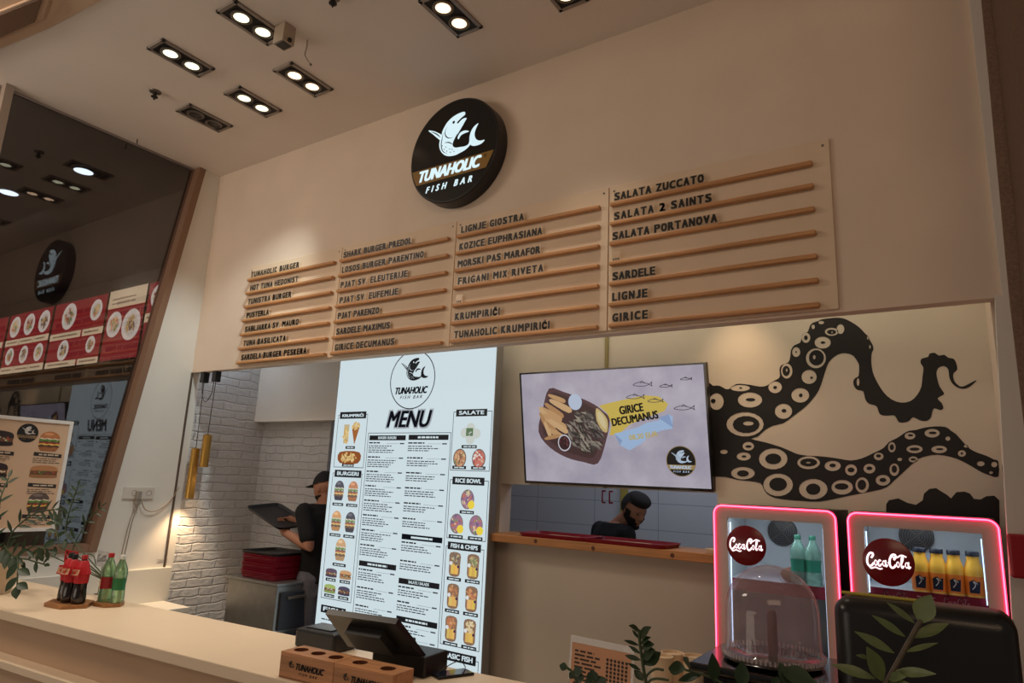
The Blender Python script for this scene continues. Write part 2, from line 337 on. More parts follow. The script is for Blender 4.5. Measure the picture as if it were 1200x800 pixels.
# --- printed food pictures
rnd = random.Random(7)
def soft(c, e): return tuple(int(v*.74+58) for v in c) if .75 < e < .9 else c
def jit(c, d=18): return tuple(max(0, min(255, v+rnd.randint(-d, d)//6*6)) for v in c)
def bits(a, cx, cy, rx, ry, cols, n, size, e, l, long=1.6):
    for k in range(n):
        w = rnd.uniform(0, 6.283); q = math.sqrt(rnd.random())
        a.poly(ellipse(cx+rx*q*math.cos(w), cy+ry*q*math.sin(w), size*rnd.uniform(.7, 1.2)*long, size*rnd.uniform(.5, .9), 7, rnd.uniform(0, 3.1)), ink(soft(rnd.choice(cols), e), e), l+(k % 6)*0.5)
def burger(a, cx, cy, w, h, e, bun=(196, 128, 62), l=1):
    top = [(cx-w/2, cy+h*.12)]+[(cx-w/2*math.cos(math.pi*k/10), cy+h*.14+h*.36*math.sin(math.pi*k/10)) for k in range(11)]+[(cx+w/2, cy+h*.12)]
    bun = soft(bun, e); a.poly(top, ink(bun, e), l)
    a.poly(ellipse(cx-w*.08, cy+h*.36, w*.24, h*.07, 12), ink(tuple(min(255, v+34) for v in bun), e), l+.5)
    bot = [(cx-w*.45, cy-h*.24), (cx-w*.46, cy-h*.36), (cx-w*.36, cy-h*.48), (cx+w*.36, cy-h*.48), (cx+w*.46, cy-h*.36), (cx+w*.45, cy-h*.24)]
    a.poly(bot, ink(tuple(int(v*.86) for v in bun), e), l)
    for k, (c, y) in enumerate((((226, 214, 190), .10), ((94, 132, 58), .05), ((110, 66, 44), -.05), ((190, 76, 52), -.12), ((232, 200, 96), -.17), ((96, 60, 42), -.23))):
        pts = []
        for i in range(9): pts.append((cx-w*.5+w*i/8, cy+h*y+h*.05+h*.025*math.sin(i*2.3+k)))
        for i in range(8, -1, -1): pts.append((cx-w*.5+w*i/8, cy+h*y-h*.05+h*.02*math.sin(i*1.7+k*2)))
        a.poly(pts, ink(soft(c, e), e), l+1+k*.3)
def sandwich(a, cx, cy, w, h, e, bun=(210, 150, 86), l=1):
    a.poly(smooth([(cx-w*.5, cy+h*.05), (cx-w*.42, cy+h*.38), (cx, cy+h*.5), (cx+w*.42, cy+h*.38), (cx+w*.5, cy+h*.05)], 3, False), ink(bun, e), l)
    a.poly(smooth([(cx-w*.48, cy-h*.2), (cx-w*.42, cy-h*.45), (cx+w*.42, cy-h*.45), (cx+w*.48, cy-h*.2)], 3, False), ink(tuple(int(v*.85) for v in bun), e), l)
    a.poly(rect(cx-w*.48, cy-h*.22, cx+w*.48, cy+h*.07), ink((112, 74, 52), e), l)
    bits(a, cx, cy-h*.05, w*.45, h*.12, [(96, 140, 60), (176, 72, 52), (236, 222, 190), (120, 84, 60)], 22, h*.06, e, l+1)
def bowl(a, cx, cy, rx, ry, e, cols, l=1, rimc=(70, 44, 36)):
    a.poly(ellipse(cx, cy, rx, ry, 24), ink(soft(rimc, e), e), l); a.poly(ellipse(cx, cy, rx*.88, ry*.88, 24), ink(soft(cols[0], e), e), l+.5)
    bits(a, cx, cy, rx*.78, ry*.78, cols, 34, rx*.16, e, l+1)
def plate(a, cx, cy, r, e, cols, l=1):
    a.poly(ellipse(cx, cy, r, r*.92, 24), ink((240, 234, 222), e), l); a.poly(ellipse(cx, cy, r*.7, r*.64, 20), ink((226, 216, 200), e), l+.5); bits(a, cx, cy, r*.5, r*.45, cols, 18, r*.16, e, l+1)
def ftray(a, cx, cy, w, h, e, cols, l=1):
    a.poly(smooth([(cx-w*.45, cy+h*.45), (cx+w*.45, cy+h*.45), (cx+w*.5, cy), (cx+w*.42, cy-h*.48), (cx-w*.42, cy-h*.48), (cx-w*.5, cy)], 3), ink(soft((120, 76, 46), e), e), l)
    bits(a, cx, cy+h*.2, w*.36, h*.22, cols, 22, w*.10, e, l+1)
    for k in range(9): x = cx-w*.3+w*.6*k/8; a.poly([(x-w*.05, cy-h*.42), (x+w*.04, cy-h*.42), (x+w*.06, cy-h*.02+rnd.uniform(-.05, .05)*h), (x-w*.04, cy-h*.04)], ink(jit((238, 196, 104)), e), l+2+(k % 3)*.3)
    a.poly(ellipse(cx-w*.34, cy+h*.02, w*.14, w*.14, 14), ink((236, 238, 240), e), l+4)
    a.poly(ellipse(cx+w*.34, cy-h*.1, w*.1, w*.1, 12), ink((70, 44, 80), e), l+4)
def lines(a, x0, x1, y, n, gap, h, m, l=1, ragged=True):
    for i in range(n):
        x = x0; end = x1-(rnd.uniform(0, .35)*(x1-x0) if ragged else 0)
        while x < end:
            w = min(rnd.uniform(.012, .04), end-x); a.poly(rect(x, y-i*gap, x+w, y-i*gap+h), m, l); x += w+.006

# ------------------------------------------------------------------ the setting
D = 3.06                       # face of the wall over the counter
XL = -5.2                      # wall with the big window
YP = 3.6                       # partition with the screen
XR = 0.17
HC = 2.5                       # ceiling above the eye
FL = -ZC
m = MB().box((-14, -3, FL-.1), (2, 7, FL), mat('floor_tile', (120, 110, 100), .5, noise=.1, nscale=4)); struct('floor', m)
m = MB().box((XL-.1, 1.0, HC), (1.2, D+.35, HC+.1), ceilp); struct('ceiling', m)
m = MB().box((XL-.1, D, .775), (XR+.02, D+.07, HC), wallp); struct('wall_fascia', m)
# inner ceiling over the serving side
m = MB().box((XL-.1, D+.07, 1.42), (XR+.1, 6.0, 1.5), ceilp); struct('ceiling_kitchen', m)
# left wall: white plaster with a slanted opening for the window
def wallX(poly, x0, x1, mm):      # polygon of (Y,z) pushed between x0 and x1
    F = (Vector((0, 0, 0)), Vector((0, 1, 0)), Vector((0, 0, 1)), Vector((1, 0, 0)))
    return MB().prism(poly, F, mm, x0, x1)
zt, zb = HC, -.60
yt, yb = 2.915, 2.535           # slanted jamb, top and bottom
m = wallX([(.6, FL), (D+.07, FL), (D+.07, zt), (yt, zt), (yb, zb), (.6, zb)], XL-.12, XL, wallw); struct('wall_left', m)
m = MB().box((XL-.12, D+.07, FL), (XL, 3.9, 1.42), brickmat('painted_brick_side', 1)); struct('wall_brick_left', m)
XB = PY(386, 520, 3.8).x
m = MB().box((XL, 3.8, FL), (XB, 3.92, 1.42), brickmat('painted_brick_shaded', 0, .72)); struct('wall_brick_back', m)  # kitchen shade put into the colour: darker copy of the side bricks
zs = PY(320, 493.5, 3.7).z
m = MB().box((XL, 3.7, zs), (-2.6, 3.8, 1.42), wallw); struct('trim_1', m)
m = MB().box((XB, 5.6, FL), (.4, 5.7, 1.42), mat('dummy', (200, 200, 200))) if False else None
# kitchen tiles
km = mat('kitchen_tile', (204, 206, 210), .35); nt = km.node_tree
tc = nt.nodes.new('ShaderNodeTexCoord'); sp = nt.nodes.new('ShaderNodeSeparateXYZ'); cb = nt.nodes.new('ShaderNodeCombineXYZ'); br = nt.nodes.new('ShaderNodeTexBrick')
nt.links.new(tc.outputs['Object'], sp.inputs[0]); nt.links.new(sp.outputs[0], cb.inputs[0]); nt.links.new(sp.outputs[2], cb.inputs[1]); nt.links.new(cb.outputs[0], br.inputs['Vector'])
br.offset = 0; br.inputs['Scale'].default_value = 1; br.inputs['Brick Width'].default_value = .6; br.inputs['Row Height'].default_value = .22; br.inputs['Mortar Size'].default_value = .003
br.inputs['Color1'].default_value = br.inputs['Color2'].default_value = (*lin((204, 206, 210)), 1); br.inputs['Mortar'].default_value = (*lin((150, 156, 166)), 1)
nt.links.new(br.outputs[0], nt.nodes['Principled BSDF'].inputs['Base Color'])
m = MB().box((-6.0, 5.6, FL), (.4, 5.7, 1.42), km); struct('wall_kitchen', m)
m = MB().box((-6.0, 3.92, FL), (-5.9, 5.6, 1.42), wallw); struct('wall_kitchen_left', m)
# partition with the serving hatch
HX0, HX1, HZ0, HZ1 = -2.462, -1.09, -.345, .0
m = MB(); M_ = partp
for lo, hi in (((-2.62, YP, FL), (HX0, YP+.12, 1.42)), ((HX1, YP, FL), (.135, YP+.12, 1.42)), ((HX0, YP, FL), (HX1, YP+.12, HZ0)), ((HX0, YP, HZ1), (HX1, YP+.12, 1.42))): m.box(lo, hi, M_)
struct('wall_partition', m)
m = MB().box((-1.745, YP-.012, .0), (-1.725, YP, 1.42), mat('joint_strip', (150, 138, 92), .6)); struct('trim_2', m)
m = MB().box((.135, D+.07, FL), (.235, YP+.12, 1.42), wallp); struct('wall_recess', m)
# right wall and its corner post
def XZ(px, py, Y): q_ = PY(px, py, Y); return (q_.x, q_.z)
FR_ = (Vector((0, 0, 0)), Vector((1, 0, 0)), Vector((0, 0, 1)), Vector((0, 1, 0)))
ti = [XZ(1167, 357, 3.04), XZ(1176, 545, 3.04), XZ(1186, 720, 3.04)]; to_ = [XZ(1152, 0, 3.04), XZ(1183, 356, 3.04), XZ(1200, 503, 3.04), XZ(1226, 720, 3.04)]
m = MB().prism([(ti[0][0], .775), ti[1], ti[2], (ti[2][0], FL), (to_[3][0], FL), to_[3], to_[2], to_[1], (to_[0][0], HC), (XR, HC), (XR, .775)], FR_, wallw, 3.03, 3.12); struct('trim_3', m)
m = MB().prism([(to_[3][0], FL), to_[3], to_[2], to_[1], (to_[0][0], HC), (1.1, HC), (1.1, FL)], FR_, rightp, 3.005, 3.10); struct('wall_right', m)
c_ = [XZ(1180, -30, 2.4), XZ(1202, 160, 2.4), XZ(1235, 560, 2.4)]
m = MB().prism([(c_[0][0], HC), c_[1], c_[2], (c_[2][0], FL), (1.1, FL), (1.1, HC)], FR_, mat('dark_column', (112, 88, 74), .85, noise=.1, nscale=50), 2.4, 3.0); struct('wall_column', m)
# lower hall ceiling with an air grille, upper left
hb = mat('hall_bulkhead', (206, 176, 148), .8)
edge = [PZ(x, y, HC) for x, y in ((-60, 78), (0, 55), (57, 31), (114, 0), (170, -36), (260, -110), (400, -260))]
poly = [(p.x, p.y) for p in edge]+[(poly_x, -.5) for poly_x in (-1.0, -7.5)]
FZ = (Vector((0, 0, HC)), Vector((1, 0, 0)), Vector((0, 1, 0)), Vector((0, 0, 1)))
m = MB().prism(poly, FZ, hb, -.012, .09); struct('ceiling_hall', m)
g = thing('air_grille', 'dark slatted air grille in a tan frame high on the hall ceiling', 'air grille', PZ(12, 10, HC-.02))
gp = [PZ(x, y, HC-.013) for x, y in ((50, 20), (62, -14), (-60, 36), (-60, 70))]
c = (gp[0]+gp[2])/2
m = MB().prism([(p.x, p.y) for p in gp], FZ, hb, -.028, -.013); part('frame', m, g)
m = MB().prism([(c.x+(p.x-c.x)*.86, c.y+(p.y-c.y)*.80) for p in gp], FZ, mat('grille_dark', (60, 44, 34), .7), -.034, -.022); part('backing', m, g)
m = MB()
a0, a1, b0, b1 = [c+(gp[i]-c)*.84 for i in (0, 3, 1, 2)]
for k in range(22):
    t = (k+.5)/22; p = a0.lerp(b0, t); q = a1.lerp(b1, t); m.tube([p+Vector((0, 0, -.024)), q+Vector((0, 0, -.024))], .004, mat('grille_slat', (104, 78, 58), .6), 4)
part('slats', m, g)
# dado and ledge at the foot of the left wall
m = MB().box((XL, 1.0, FL), (XL+.03, D+.05, -.742), whitem, .004); struct('trim_5', m)
m = MB().box((XL+.03, 2.5, -1.02), (XL+.38, D+.02, -.985), whitem, .004); m.box((XL+.03, 2.6, FL), (XL+.30, D, -1.02), whitem); struct('trim_6', MB().box((XL, D-.007, -.742), (XL+.01, D+.007, .775), mat('corner_brown', (92, 76, 64), .6)))
single('wall_ledge', m, 'low white ledge along the wall below the socket', 'ledge')
# window: slanted frame and reflecting pane; the neighbouring shop stands behind it
fr = mat('window_frame_brown', (136, 104, 82), .5)
w1 = thing('window_1', None, None, (XL, 2.0, zb)); w1['kind'] = 'structure'
m = wallX([(yt, zt), (yt-.055, zt), (yb-.055, zb), (yb, zb)], XL-.10, XL+.02, fr); part('frame_jamb', m, w1)
m = MB().box((XL-.10, .6, zb), (XL+.015, yb-.05, zb+.055), fr); part('frame_sill', m, w1)
yl = PX(15, 110, XL).y
m = MB().box((XL-.08, yl-.05, zb+.05), (XL+.01, yl, zt), mat('window_post', (150, 136, 124), .5)); part('frame_post', m, w1)
m = wallX([(.6, zb), (yb-.05, zb), (yt-.05, zt), (.6, zt)], XL-.062, XL-.058, thin_glass('window_glass', (225, 220, 220), .10)); part('glass_pane', m, w1)
dk = mat('neighbour_dark', (34, 26, 22), .8)
m = MB().box((-15, 4.3, FL), (XL-.12, 4.4, HC+.3), mat('neighbour_wall', (30, 22, 18), .8)); struct('wall_neighbour', m)
m = MB().box((-15, .6, HC), (XL-.12, 4.4, HC+.1), dk); struct('ceiling_neighbour', m)
m = MB().box((-15, 4.18, FL), (XL-.12, 4.3, 1.22), mat('neighbour_black', (16, 14, 14), .7)); struct('wall_neighbour_low', m)

# ------------------------------------------------------------------ red picture boards of the neighbouring shop
YR = 4.2
pl_ = PY(0, 367, YR); pr_ = PY(190, 335.6, YR); zlo = (PY(0, 436, YR).z+PY(165, 422, YR).z)/2; zhi = (pl_.z+pr_.z)/2
H = zhi-zlo
def rx_(x): return PY(x, 400, YR).x
RED = (150, 22, 40); EB = .80
def redboard(x0, x1, cells, label):
    t = thing('menu_board', label, 'menu board', ((x0+x1)/2, YR, zlo), 0, 'lit red menu boards beyond the window')
    part('casing', MB().box((x0, YR, zlo), (x1, YR+.09, zhi), blackp), t)
    a = Art(frameY(x0, YR, zlo)); Wd = x1-x0
    a.poly(rect(.01, .01, Wd-.01, H-.01), ink(RED, EB), 0)
    for kind, u0, u1, v0, v1 in cells:
        x_0, x_1, y_0, y_1 = u0*Wd, u1*Wd, v0*H, v1*H; cx, cy = (x_0+x_1)/2, (y_0+y_1)/2
        if kind == 'tab':
            a.poly(rect(x_0, y_0, x_1, y_1), ink((236, 216, 178), EB), 1); lines(a, x_0+.1*(x_1-x_0), x_1-.05*(x_1-x_0), cy-.01, 1 if y_1-y_0 < .2 else 2, .06, .022, ink((120, 90, 70), EB), 2)
        else:
            r = min((x_1-x_0), (y_1-y_0))*.47
            plate(a, cx, cy, r, EB, {'a': [(196, 132, 70), (150, 60, 40), (90, 120, 60)], 'b': [(60, 44, 36), (110, 70, 44), (200, 160, 80)], 'c': [(220, 120, 70), (240, 200, 120), (120, 140, 70)]}[kind], 1)
    part('lit_face', a, t); return t
def pair(n, ks):
    out = []
    for i in range(n):
        out += [(ks[i % 3], (i+.06)/n, (i+.94)/n, .57, .98), ('tab', (i+.0)/n, (i+.98)/n, .46, .56), (ks[(i+1) % 3], (i+.06)/n, (i+.94)/n, .12, .45), ('tab', (i+.0)/n, (i+.98)/n, 0, .11)]
    return out
redboard(rx_(-60), rx_(5), pair(1, 'abc'), 'lit red picture board cut by the frame edge, one white plate')
redboard(rx_(7), rx_(56), pair(3, 'cab'), 'lit red picture board with six small dishes in two rows')
redboard(rx_(58), rx_(118), [('a', .05, .58, .53, 1), ('tab', 0, .6, .42, .52), ('b', .05, .58, .07, .43), ('tab', 0, .6, 0, .09), ('c', .64, 1, .6, .96), ('tab', .63, 1, .42, .52), ('a', .64, 1, .14, .42), ('tab', .63, 1, 0, .09)], 'lit red picture board with two big plates and two small bowls')
redboard(rx_(120), rx_(163), [('tab', 0, 1, .74, 1), ('b', .42, 1, .22, .72), ('c', .0, .5, .3, .72)], 'lit red picture board with a cream caption over a bowl with chopsticks')
redboard(rx_(165), rx_(215), [('a', .02, .5, .6, .98), ('tab', 0, .5, .46, .58), ('b', .02, .5, .1, .45), ('tab', 0, .5, 0, .1)], 'lit red picture board tucked behind the slanted window frame')

# ------------------------------------------------------------------ ceiling lights
lampon = mat('lamp_warm', (255, 240, 200), emit=1.8, ergb=(255, 236, 190)); lampcool = mat('lamp_white', (250, 255, 240), emit=1.6, ergb=(248, 250, 214)); lampoff = mat('lamp_off', (62, 58, 54), .3)
lamppink = mat('lamp_rosy', (255, 226, 200), emit=2.2, ergb=(255, 216, 178)); ringg = mat('lamp_ring', (120, 112, 104), .35, .6); trimm = mat('light_trim', (150, 140, 132), .45, .4)
def ceiling_light(px, py, label, lamps, energy, color, group='recessed twin ceiling lights', z=HC, w=.18, l=.345):
    c = PZ(px, py, z); t = thing('ceiling_light', label, 'ceiling light', (c.x, c.y, z), 0, group)
    m = MB(False)
    for lo, hi in (((-w/2, -l/2, -.012), (-w/2+.022, l/2, .002)), ((w/2-.022, -l/2, -.012), (w/2, l/2, .002)), ((-w/2, -l/2, -.012), (w/2, -l/2+.022, .002)), ((-w/2, l/2-.022, -.012), (w/2, l/2, .002))): m.box(lo, hi, trimm, .002)
    part('trim', m, t)
    part('tray', MB(False).box((-w/2+.02, -l/2+.02, -.006), (w/2-.02, l/2-.02, .0), mat('light_tray', (24, 20, 18), .6)), t)
    for k, sy in enumerate((-1, 1)):
        cy = sy*l*.205
        b = MB(False).lathe([(.040, -.004), (.058, -.006), (.060, -.014), (.052, -.020), (.042, -.016)], (0, cy, 0), ringg, 24, cap=False); lp = part('lamp_ring', b, t)
        b = MB(False).lathe([(.043, -.013), (.030, -.017), (.0, -.019)], (0, cy, 0), lamps[k], 20); part('lamp_face', b, lp)
    if energy:
        lamp('ceiling_light_glow', 'SPOT', (c.x, c.y, z-.03), energy, color, (c.x, c.y, -1), spot_size=math.radians(70), spot_blend=.9, shadow_soft_size=.06)
    return t
WC = (1.0, .88, .72)
ceiling_light(213, 68, 'twin ceiling light, pale lamps lit, closest to the sprinkler head', (lampcool, lampcool), 46, WC)
ceiling_light(296, 27, 'twin ceiling light half covered by a small boxed sensor', (lampcool, lampcool), 46, WC)
ceiling_light(356, 93, 'twin ceiling light with rosy tilted lamps below a dangling wire', (lamppink, lamppink), 46, (1, .78, .56))
ceiling_light(297, 119, 'twin ceiling light with two pale lamps, beside the unlit fixture', (lampcool, lampcool), 46, WC)
ceiling_light(240, 138, 'twin ceiling light with both lamps switched off', (lampoff, lampoff), 0, WC)
ceiling_light(529, 16, 'twin ceiling light with bright rosy lamps nearest the round sign', (lamppink, lamppink), 46, (1, .78, .56))
ceiling_light(655, -18, 'twin ceiling light cut off by the top edge of the photo', (lampon, lampon), 46, WC)
# neighbour's lights behind the glass
nl = mat('lamp_icy', (220, 240, 255), emit=3, ergb=(205, 232, 255))
c = PZ(110, 204, HC-.01)
def neighbour_light(px, py, m_, r, label):
    c = PZ(px, py, HC-.01); t = thing('downlight', label, 'ceiling light', (c.x, c.y, HC-.012), 0, 'downlights in the dark shop behind the window')
    part('rim', MB(False).lathe([(r*1.3, .01), (r*1.3, -.004), (r, -.006)], (0, 0, 0), mat('rim_dark', (70, 64, 60), .5), 20, cap=False), t); part('lamp_face', MB(False).lathe([(r, -.004), (0, -.008)], (0, 0, 0), m_, 20), t)
neighbour_light(98, 200, nl, .075, 'icy white downlight in a dark tray behind the window'); neighbour_light(10, 225, nl, .08, 'icy white downlight by the window post')

# small fittings on the ceiling
def sprinkler(px, py, label):
    c = PZ(px, py, HC); t = thing('sprinkler', label, 'sprinkler', (c.x, c.y, HC), 0, 'ceiling sprinklers')
    part('rose', MB(False).lathe([(.038, 0), (.036, -.008), (.016, -.014)], (0, 0, 0), greym, 20), t)
    part('head', MB(False).lathe([(.012, -.01), (.012, -.035), (.022, -.04), (.022, -.044), (.008, -.048), (.004, -.065)], (0, 0, 0), darkm, 14), t)
sprinkler(182, 107, 'dark sprinkler head standing alone near the window side of the ceiling'); sprinkler(391, -4, 'dark sprinkler head at the top edge of the photo')
c = PZ(327, 30, HC)
t = thing('sensor_box', 'small beige sensor box fixed beside a twin ceiling light', 'sensor', (c.x+.02, c.y+.03, HC))
part('housing', MB(False).box((-.045, -.04, -.115), (.045, .04, 0), mat('sensor_beige', (176, 158, 138), .5), .004), t); part('lens', MB(False).box((-.034, -.03, -.119), (.034, .03, -.113), blackp, .002), t); part('clip', MB(False).box((.045, -.01, -.11), (.062, .01, -.09), darkm, .002), t)
c = PZ(360, 47, HC)
m = MB().tube([c, c+Vector((.005, 0, -.04)), c+Vector((-.012, .004, -.09)), c+Vector((.01, .012, -.13)), c+Vector((.03, .02, -.155))], .0035, mat('loose_wire', (150, 130, 112), .5), 6); m.ball(c+Vector((.032, .02, -.16)), .008, greym, 8)
single('ceiling_wire', m, 'loose bent wire dangling from the ceiling', 'wire')
c = PZ(161, 163, HC); single('ceiling_hook', MB().tube([c, c+Vector((0, 0, -.03)), c+Vector((.01, 0, -.038))], .005, greym, 6), 'tiny hook in the ceiling above the window', 'hook')

# ------------------------------------------------------------------ round shop sign
CX, CZ, CR, CD = -2.507, 2.02, .348, .10
t = thing('shop_sign', 'round black lit sign with a white fish, high on the wall', 'sign', (CX, D, CZ-CR))
part('casing', MB().lathe([(CR-.004, .001), (CR, .004), (CR, CD-.006), (CR-.006, CD), (CR-.014, CD)], (CX, D, CZ), mat('sign_casing', (26, 23, 22), .4), 72, (0, -1, 0)), t)
a = Art(frameY(CX, D-CD, CZ)); wht = ink((222, 246, 252), .95); blk = mat('sign_black', (15, 14, 15), .22); gold = ink((146, 98, 34), .35)
a.poly(ellipse(0, 0, CR-.012, CR-.012, 72), blk, 0); f_ = part('face', a, t)
a = Art(frameY(CX, D-CD, CZ), base=.001); emblem(a, 0, 0, CR*.98, wht, blk, 1); part('fish_emblem', a, f_)
a = Art(frameY(CX, D-CD, CZ), base=.001); r = CR-.012
y0, y1 = -.54*r, -.235*r
a.poly([(-math.sqrt(r*r-y1*y1)*.995, y1), (-math.sqrt(r*r-.148*r*r)*.995, -.385*r), (-math.sqrt(r*r-y0*y0)*.99, y0), (.80*r, y0), (.955*r, y1)], gold, 1); part('gold_band', a, f_)
a = Art(frameY(CX, D-CD, CZ), base=.001)
a.text('TUNAHOLIC', -.76*r, .68*r, -.485*r, -.27*r, wht, 3, bold=.055, shear=.33); a.text('FISH BAR', -.58*r, .50*r, -.745*r, -.625*r, wht, 3, bold=.045, shear=.33, spacing=1.9); a.text('®', .74*r, .81*r, -.34*r, -.27*r, blk, 3); part('lettering', a, f_)

# ------------------------------------------------------------------ letter boards and their letter tiles
BT, BB = 1.578, .787
boardm = mat('board_panel', (226, 204, 178), .7, noise=.05, nscale=4, bump=.05, bscale=90)
BX = [-4.575, -3.525, -2.505, -1.470, -.388]
RXs = [(-4.556, -3.571), (-3.515, -2.546), (-2.483, -1.514), (-1.452, -.461)]
RZ = [1.466-.1097*i for i in range(7)]
BN = ['long letter board furthest toward the window wall, seven wooden ledges', 'second letter board from the window wall, below the gap before the round sign', 'third letter board, right under the round sign', 'letter board with the salad rows, last one before the bare wall']
YF = D-.014
for i in range(4):
    t = thing('letter_board', BN[i], 'letter board', ((BX[i]+BX[i+1])/2, D, BB), 0, 'letter boards above the opening')
    p_ = part('panel', MB().box((BX[i]+.003, YF, BB), (BX[i+1]-.003, D-.0005, BT), boardm, .002), t)
    m = MB()
    for x in (BX[i]+.03, BX[i+1]-.03):
        for z in (BT-.03,): m.lathe([(.006, 0), (.006, .002), (.002, .003)], (x, YF, z), greym, 10, (0, -1, 0))
    part('screws', m, p_)
    for z in RZ: part('ledge', MB().box((RXs[i][0], YF-.030, z-.011), (RXs[i][1], YF, z+.011), railw, .006), t)
ROWS = [
 [('TUNAHOLIC BURGER', 294, 351), ('HOT TUNA HEDONIST', 293, 349.7), ('TUNISTRA BURGER', 290.5, 341.8), ('PUSTERLA', 288.8, 315.4), ('SABLJARKA SV. MAURO', 287, 350.2), ('TUNA BASILICATA', 285, 335.2), ('SARDELA BURGER PESKERA', 282.5, 359.4)],
 [('SHARK BURGER PREDOL', 402.4, 482.7), ('LOSOS BURGER PARENTINO', 400.5, 497), ('PJAT SV. ELEUTERIJE', 398.8, 477.8), ('PJAT SV. EUFEMIJE', 397.6, 467), ('PJAT PARENZO', 395.7, 444.5), ('SARDELE MAXIMUS', 394, 457.3), ('GIRICE DECUMANUS', 392, 462.6)],
 [('LIGNJE GIOSTRA', 540.2, 614.5), ('KOZICE EUPHRASIANA', 538, 635.9), ('MORSKI PAS MARAFOR', 536.2, 633.6), ('FRIGANI MIX RIVETA', 536.2, 637.4), ('…', 534, 541.8), ('KRUMPIRIČI', 532.8, 586.4), ('TUNAHOLIC KRUMPIRIĆI', 531.7, 644.9)],
 [('SALATA ZUCCATO', 719.7, 825.5), ('SALATA 2 SAINTS', 719.1, 834.9), ('SALATA PORTANOVA', 717.5, 841.2), ('…', 717.5, 726.6), ('SARDELE', 717.5, 768.4), ('LIGNJE', 716.9, 759.6), ('GIRICE', 716.7, 760.1)]]
inkb = mat('letter_black', (14, 13, 13), .5); tilem = thin_glass('letter_tile_clear', (255, 252, 246), 0, .30, (250, 238, 220), .35)
CAP = .040
LW = {'I': .3, 'J': .75, 'L': .8, 'M': 1.25, 'W': 1.3, '.': .35, '…': 1.35, 'E': .88, 'F': .85}
ORD = 'first second third fourth fifth sixth seventh eighth ninth tenth eleventh twelfth thirteenth fourteenth fifteenth sixteenth seventeenth eighteenth nineteenth twentieth twenty-first twenty-second'.split()
LEDGE = ['topmost', 'second', 'third', 'fourth', 'fifth', 'sixth', 'lowest']
BNAME = ['board by the window wall', 'second board', 'board under the round sign', 'board with the salads']
tilecache = {}; n_tile = 0; rest = MB(); TYF = YF-.018
def tile_mb(ch):
    mb = MB(False); w = .030*LW.get(ch, 1.0)
    mb.box((-w/2-.004, -.0010, 0), (w/2+.004, .0010, .052), tilem)
    a = Art((Vector((0, -.0012, 0)), Vector((1, 0, 0)), Vector((0, 0, 1)), Vector((0, -1, 0))), False)
    if ch == '…':
        for k in (-1, 0, 1): a.poly(rect(k*.013-.0045, .006, k*.013+.0045, .015), inkb, 0)
    elif ch == '.': a.poly(rect(-.003, .008, .003, .014), inkb, 0)
    else: a.text(ch, -w/2*(.5 if ch == 'I' else .86), w/2*(.5 if ch == 'I' else .86), .008, .008+CAP*(1.2 if ch in 'ČĆ' else 1.0), inkb, 0, bold=.062)
    mb.add(a.v, a.f, inkb); return mb
def tile_key(b, r): return (3, 2, 1, 0).index(b)*10+r
letters = []
for b in (3, 2, 1, 0):
    for r in range(7):
        txt, p0, p1 = ROWS[b][r]; z = RZ[r]; yy = PY(600, 400, YF).y
        def px2x(px):     # ledge point seen at this column
            lo_, hi_ = RXs[b][0]-.1, RXs[b][1]+.1
            for _ in range(40):
                mid = (lo_+hi_)/2; v = Vector((mid, TYF, z+.03)); x_ = 600+FPX*v.dot(RX)/v.dot(fw)
                if x_ < px: lo_ = mid
                else: hi_ = mid
            return (lo_+hi_)/2
        x0, x1 = px2x(p0), px2x(p1)
        adv = [(.022 if ch == ' ' else .030*LW.get(ch, 1.0)+.008) for ch in txt]
        k = (x1-x0)/sum(adv); x = x0; pos = 0; wi = 0; words_ = txt.split(' ')
        for ch, a_ in zip(txt, adv):
            if ch == ' ': wi += 1; pos = 0
            else: letters.append((b, r, ch, x+a_*k/2, z+.011, words_[wi], pos)); pos += 1
            x += a_*k
for b, r, ch, x, z, word, pos in letters:
    n_tile += 1
    if ch not in tilecache:
        tilecache[ch] = tile_mb(ch).mesh('letter_tile')
    if n_tile <= 300:
        o = bpy.data.objects.new('letter_tile', tilecache[ch]); COL.objects.link(o); o.location = (x, TYF, z+ZC+.0005)
        if ch == '…': lab = 'three black dots on a tile, alone on a ledge, %s' % BNAME[b]
        elif word in ('TUNAHOLIC',): lab = 'black letter %s, %s on the lowest ledge of the %s' % (ch, ORD[pos], BNAME[b]) if r == 6 else 'black letter %s, %s on the topmost ledge of the %s' % (ch, ORD[pos], BNAME[b])
        else: lab = 'black letter %s, %s in %s, %s ledge, %s' % (ch, ORD[pos], word.rstrip('.'), LEDGE[r], BNAME[b])
        tag(o, lab, 'letter', 'letter tiles on the ledges')
    else:
        tm = tile_mb(ch); o_ = Vector((x, TYF, z+.0005))
        k0 = len(rest.v); rest.v += [v+o_ for v in tm.v]
        for f, mi in zip(tm.f, tm.mi): rest.f.append([i+k0 for i in f]); rest.mi.append(rest._m(tm.mats[mi])); rest.sm.append(False)
if rest.v: single('letter_tiles', rest, 'small black letters on the lower ledges of the board by the window wall', 'letters', 'letter tiles on the ledges', 'stuff')

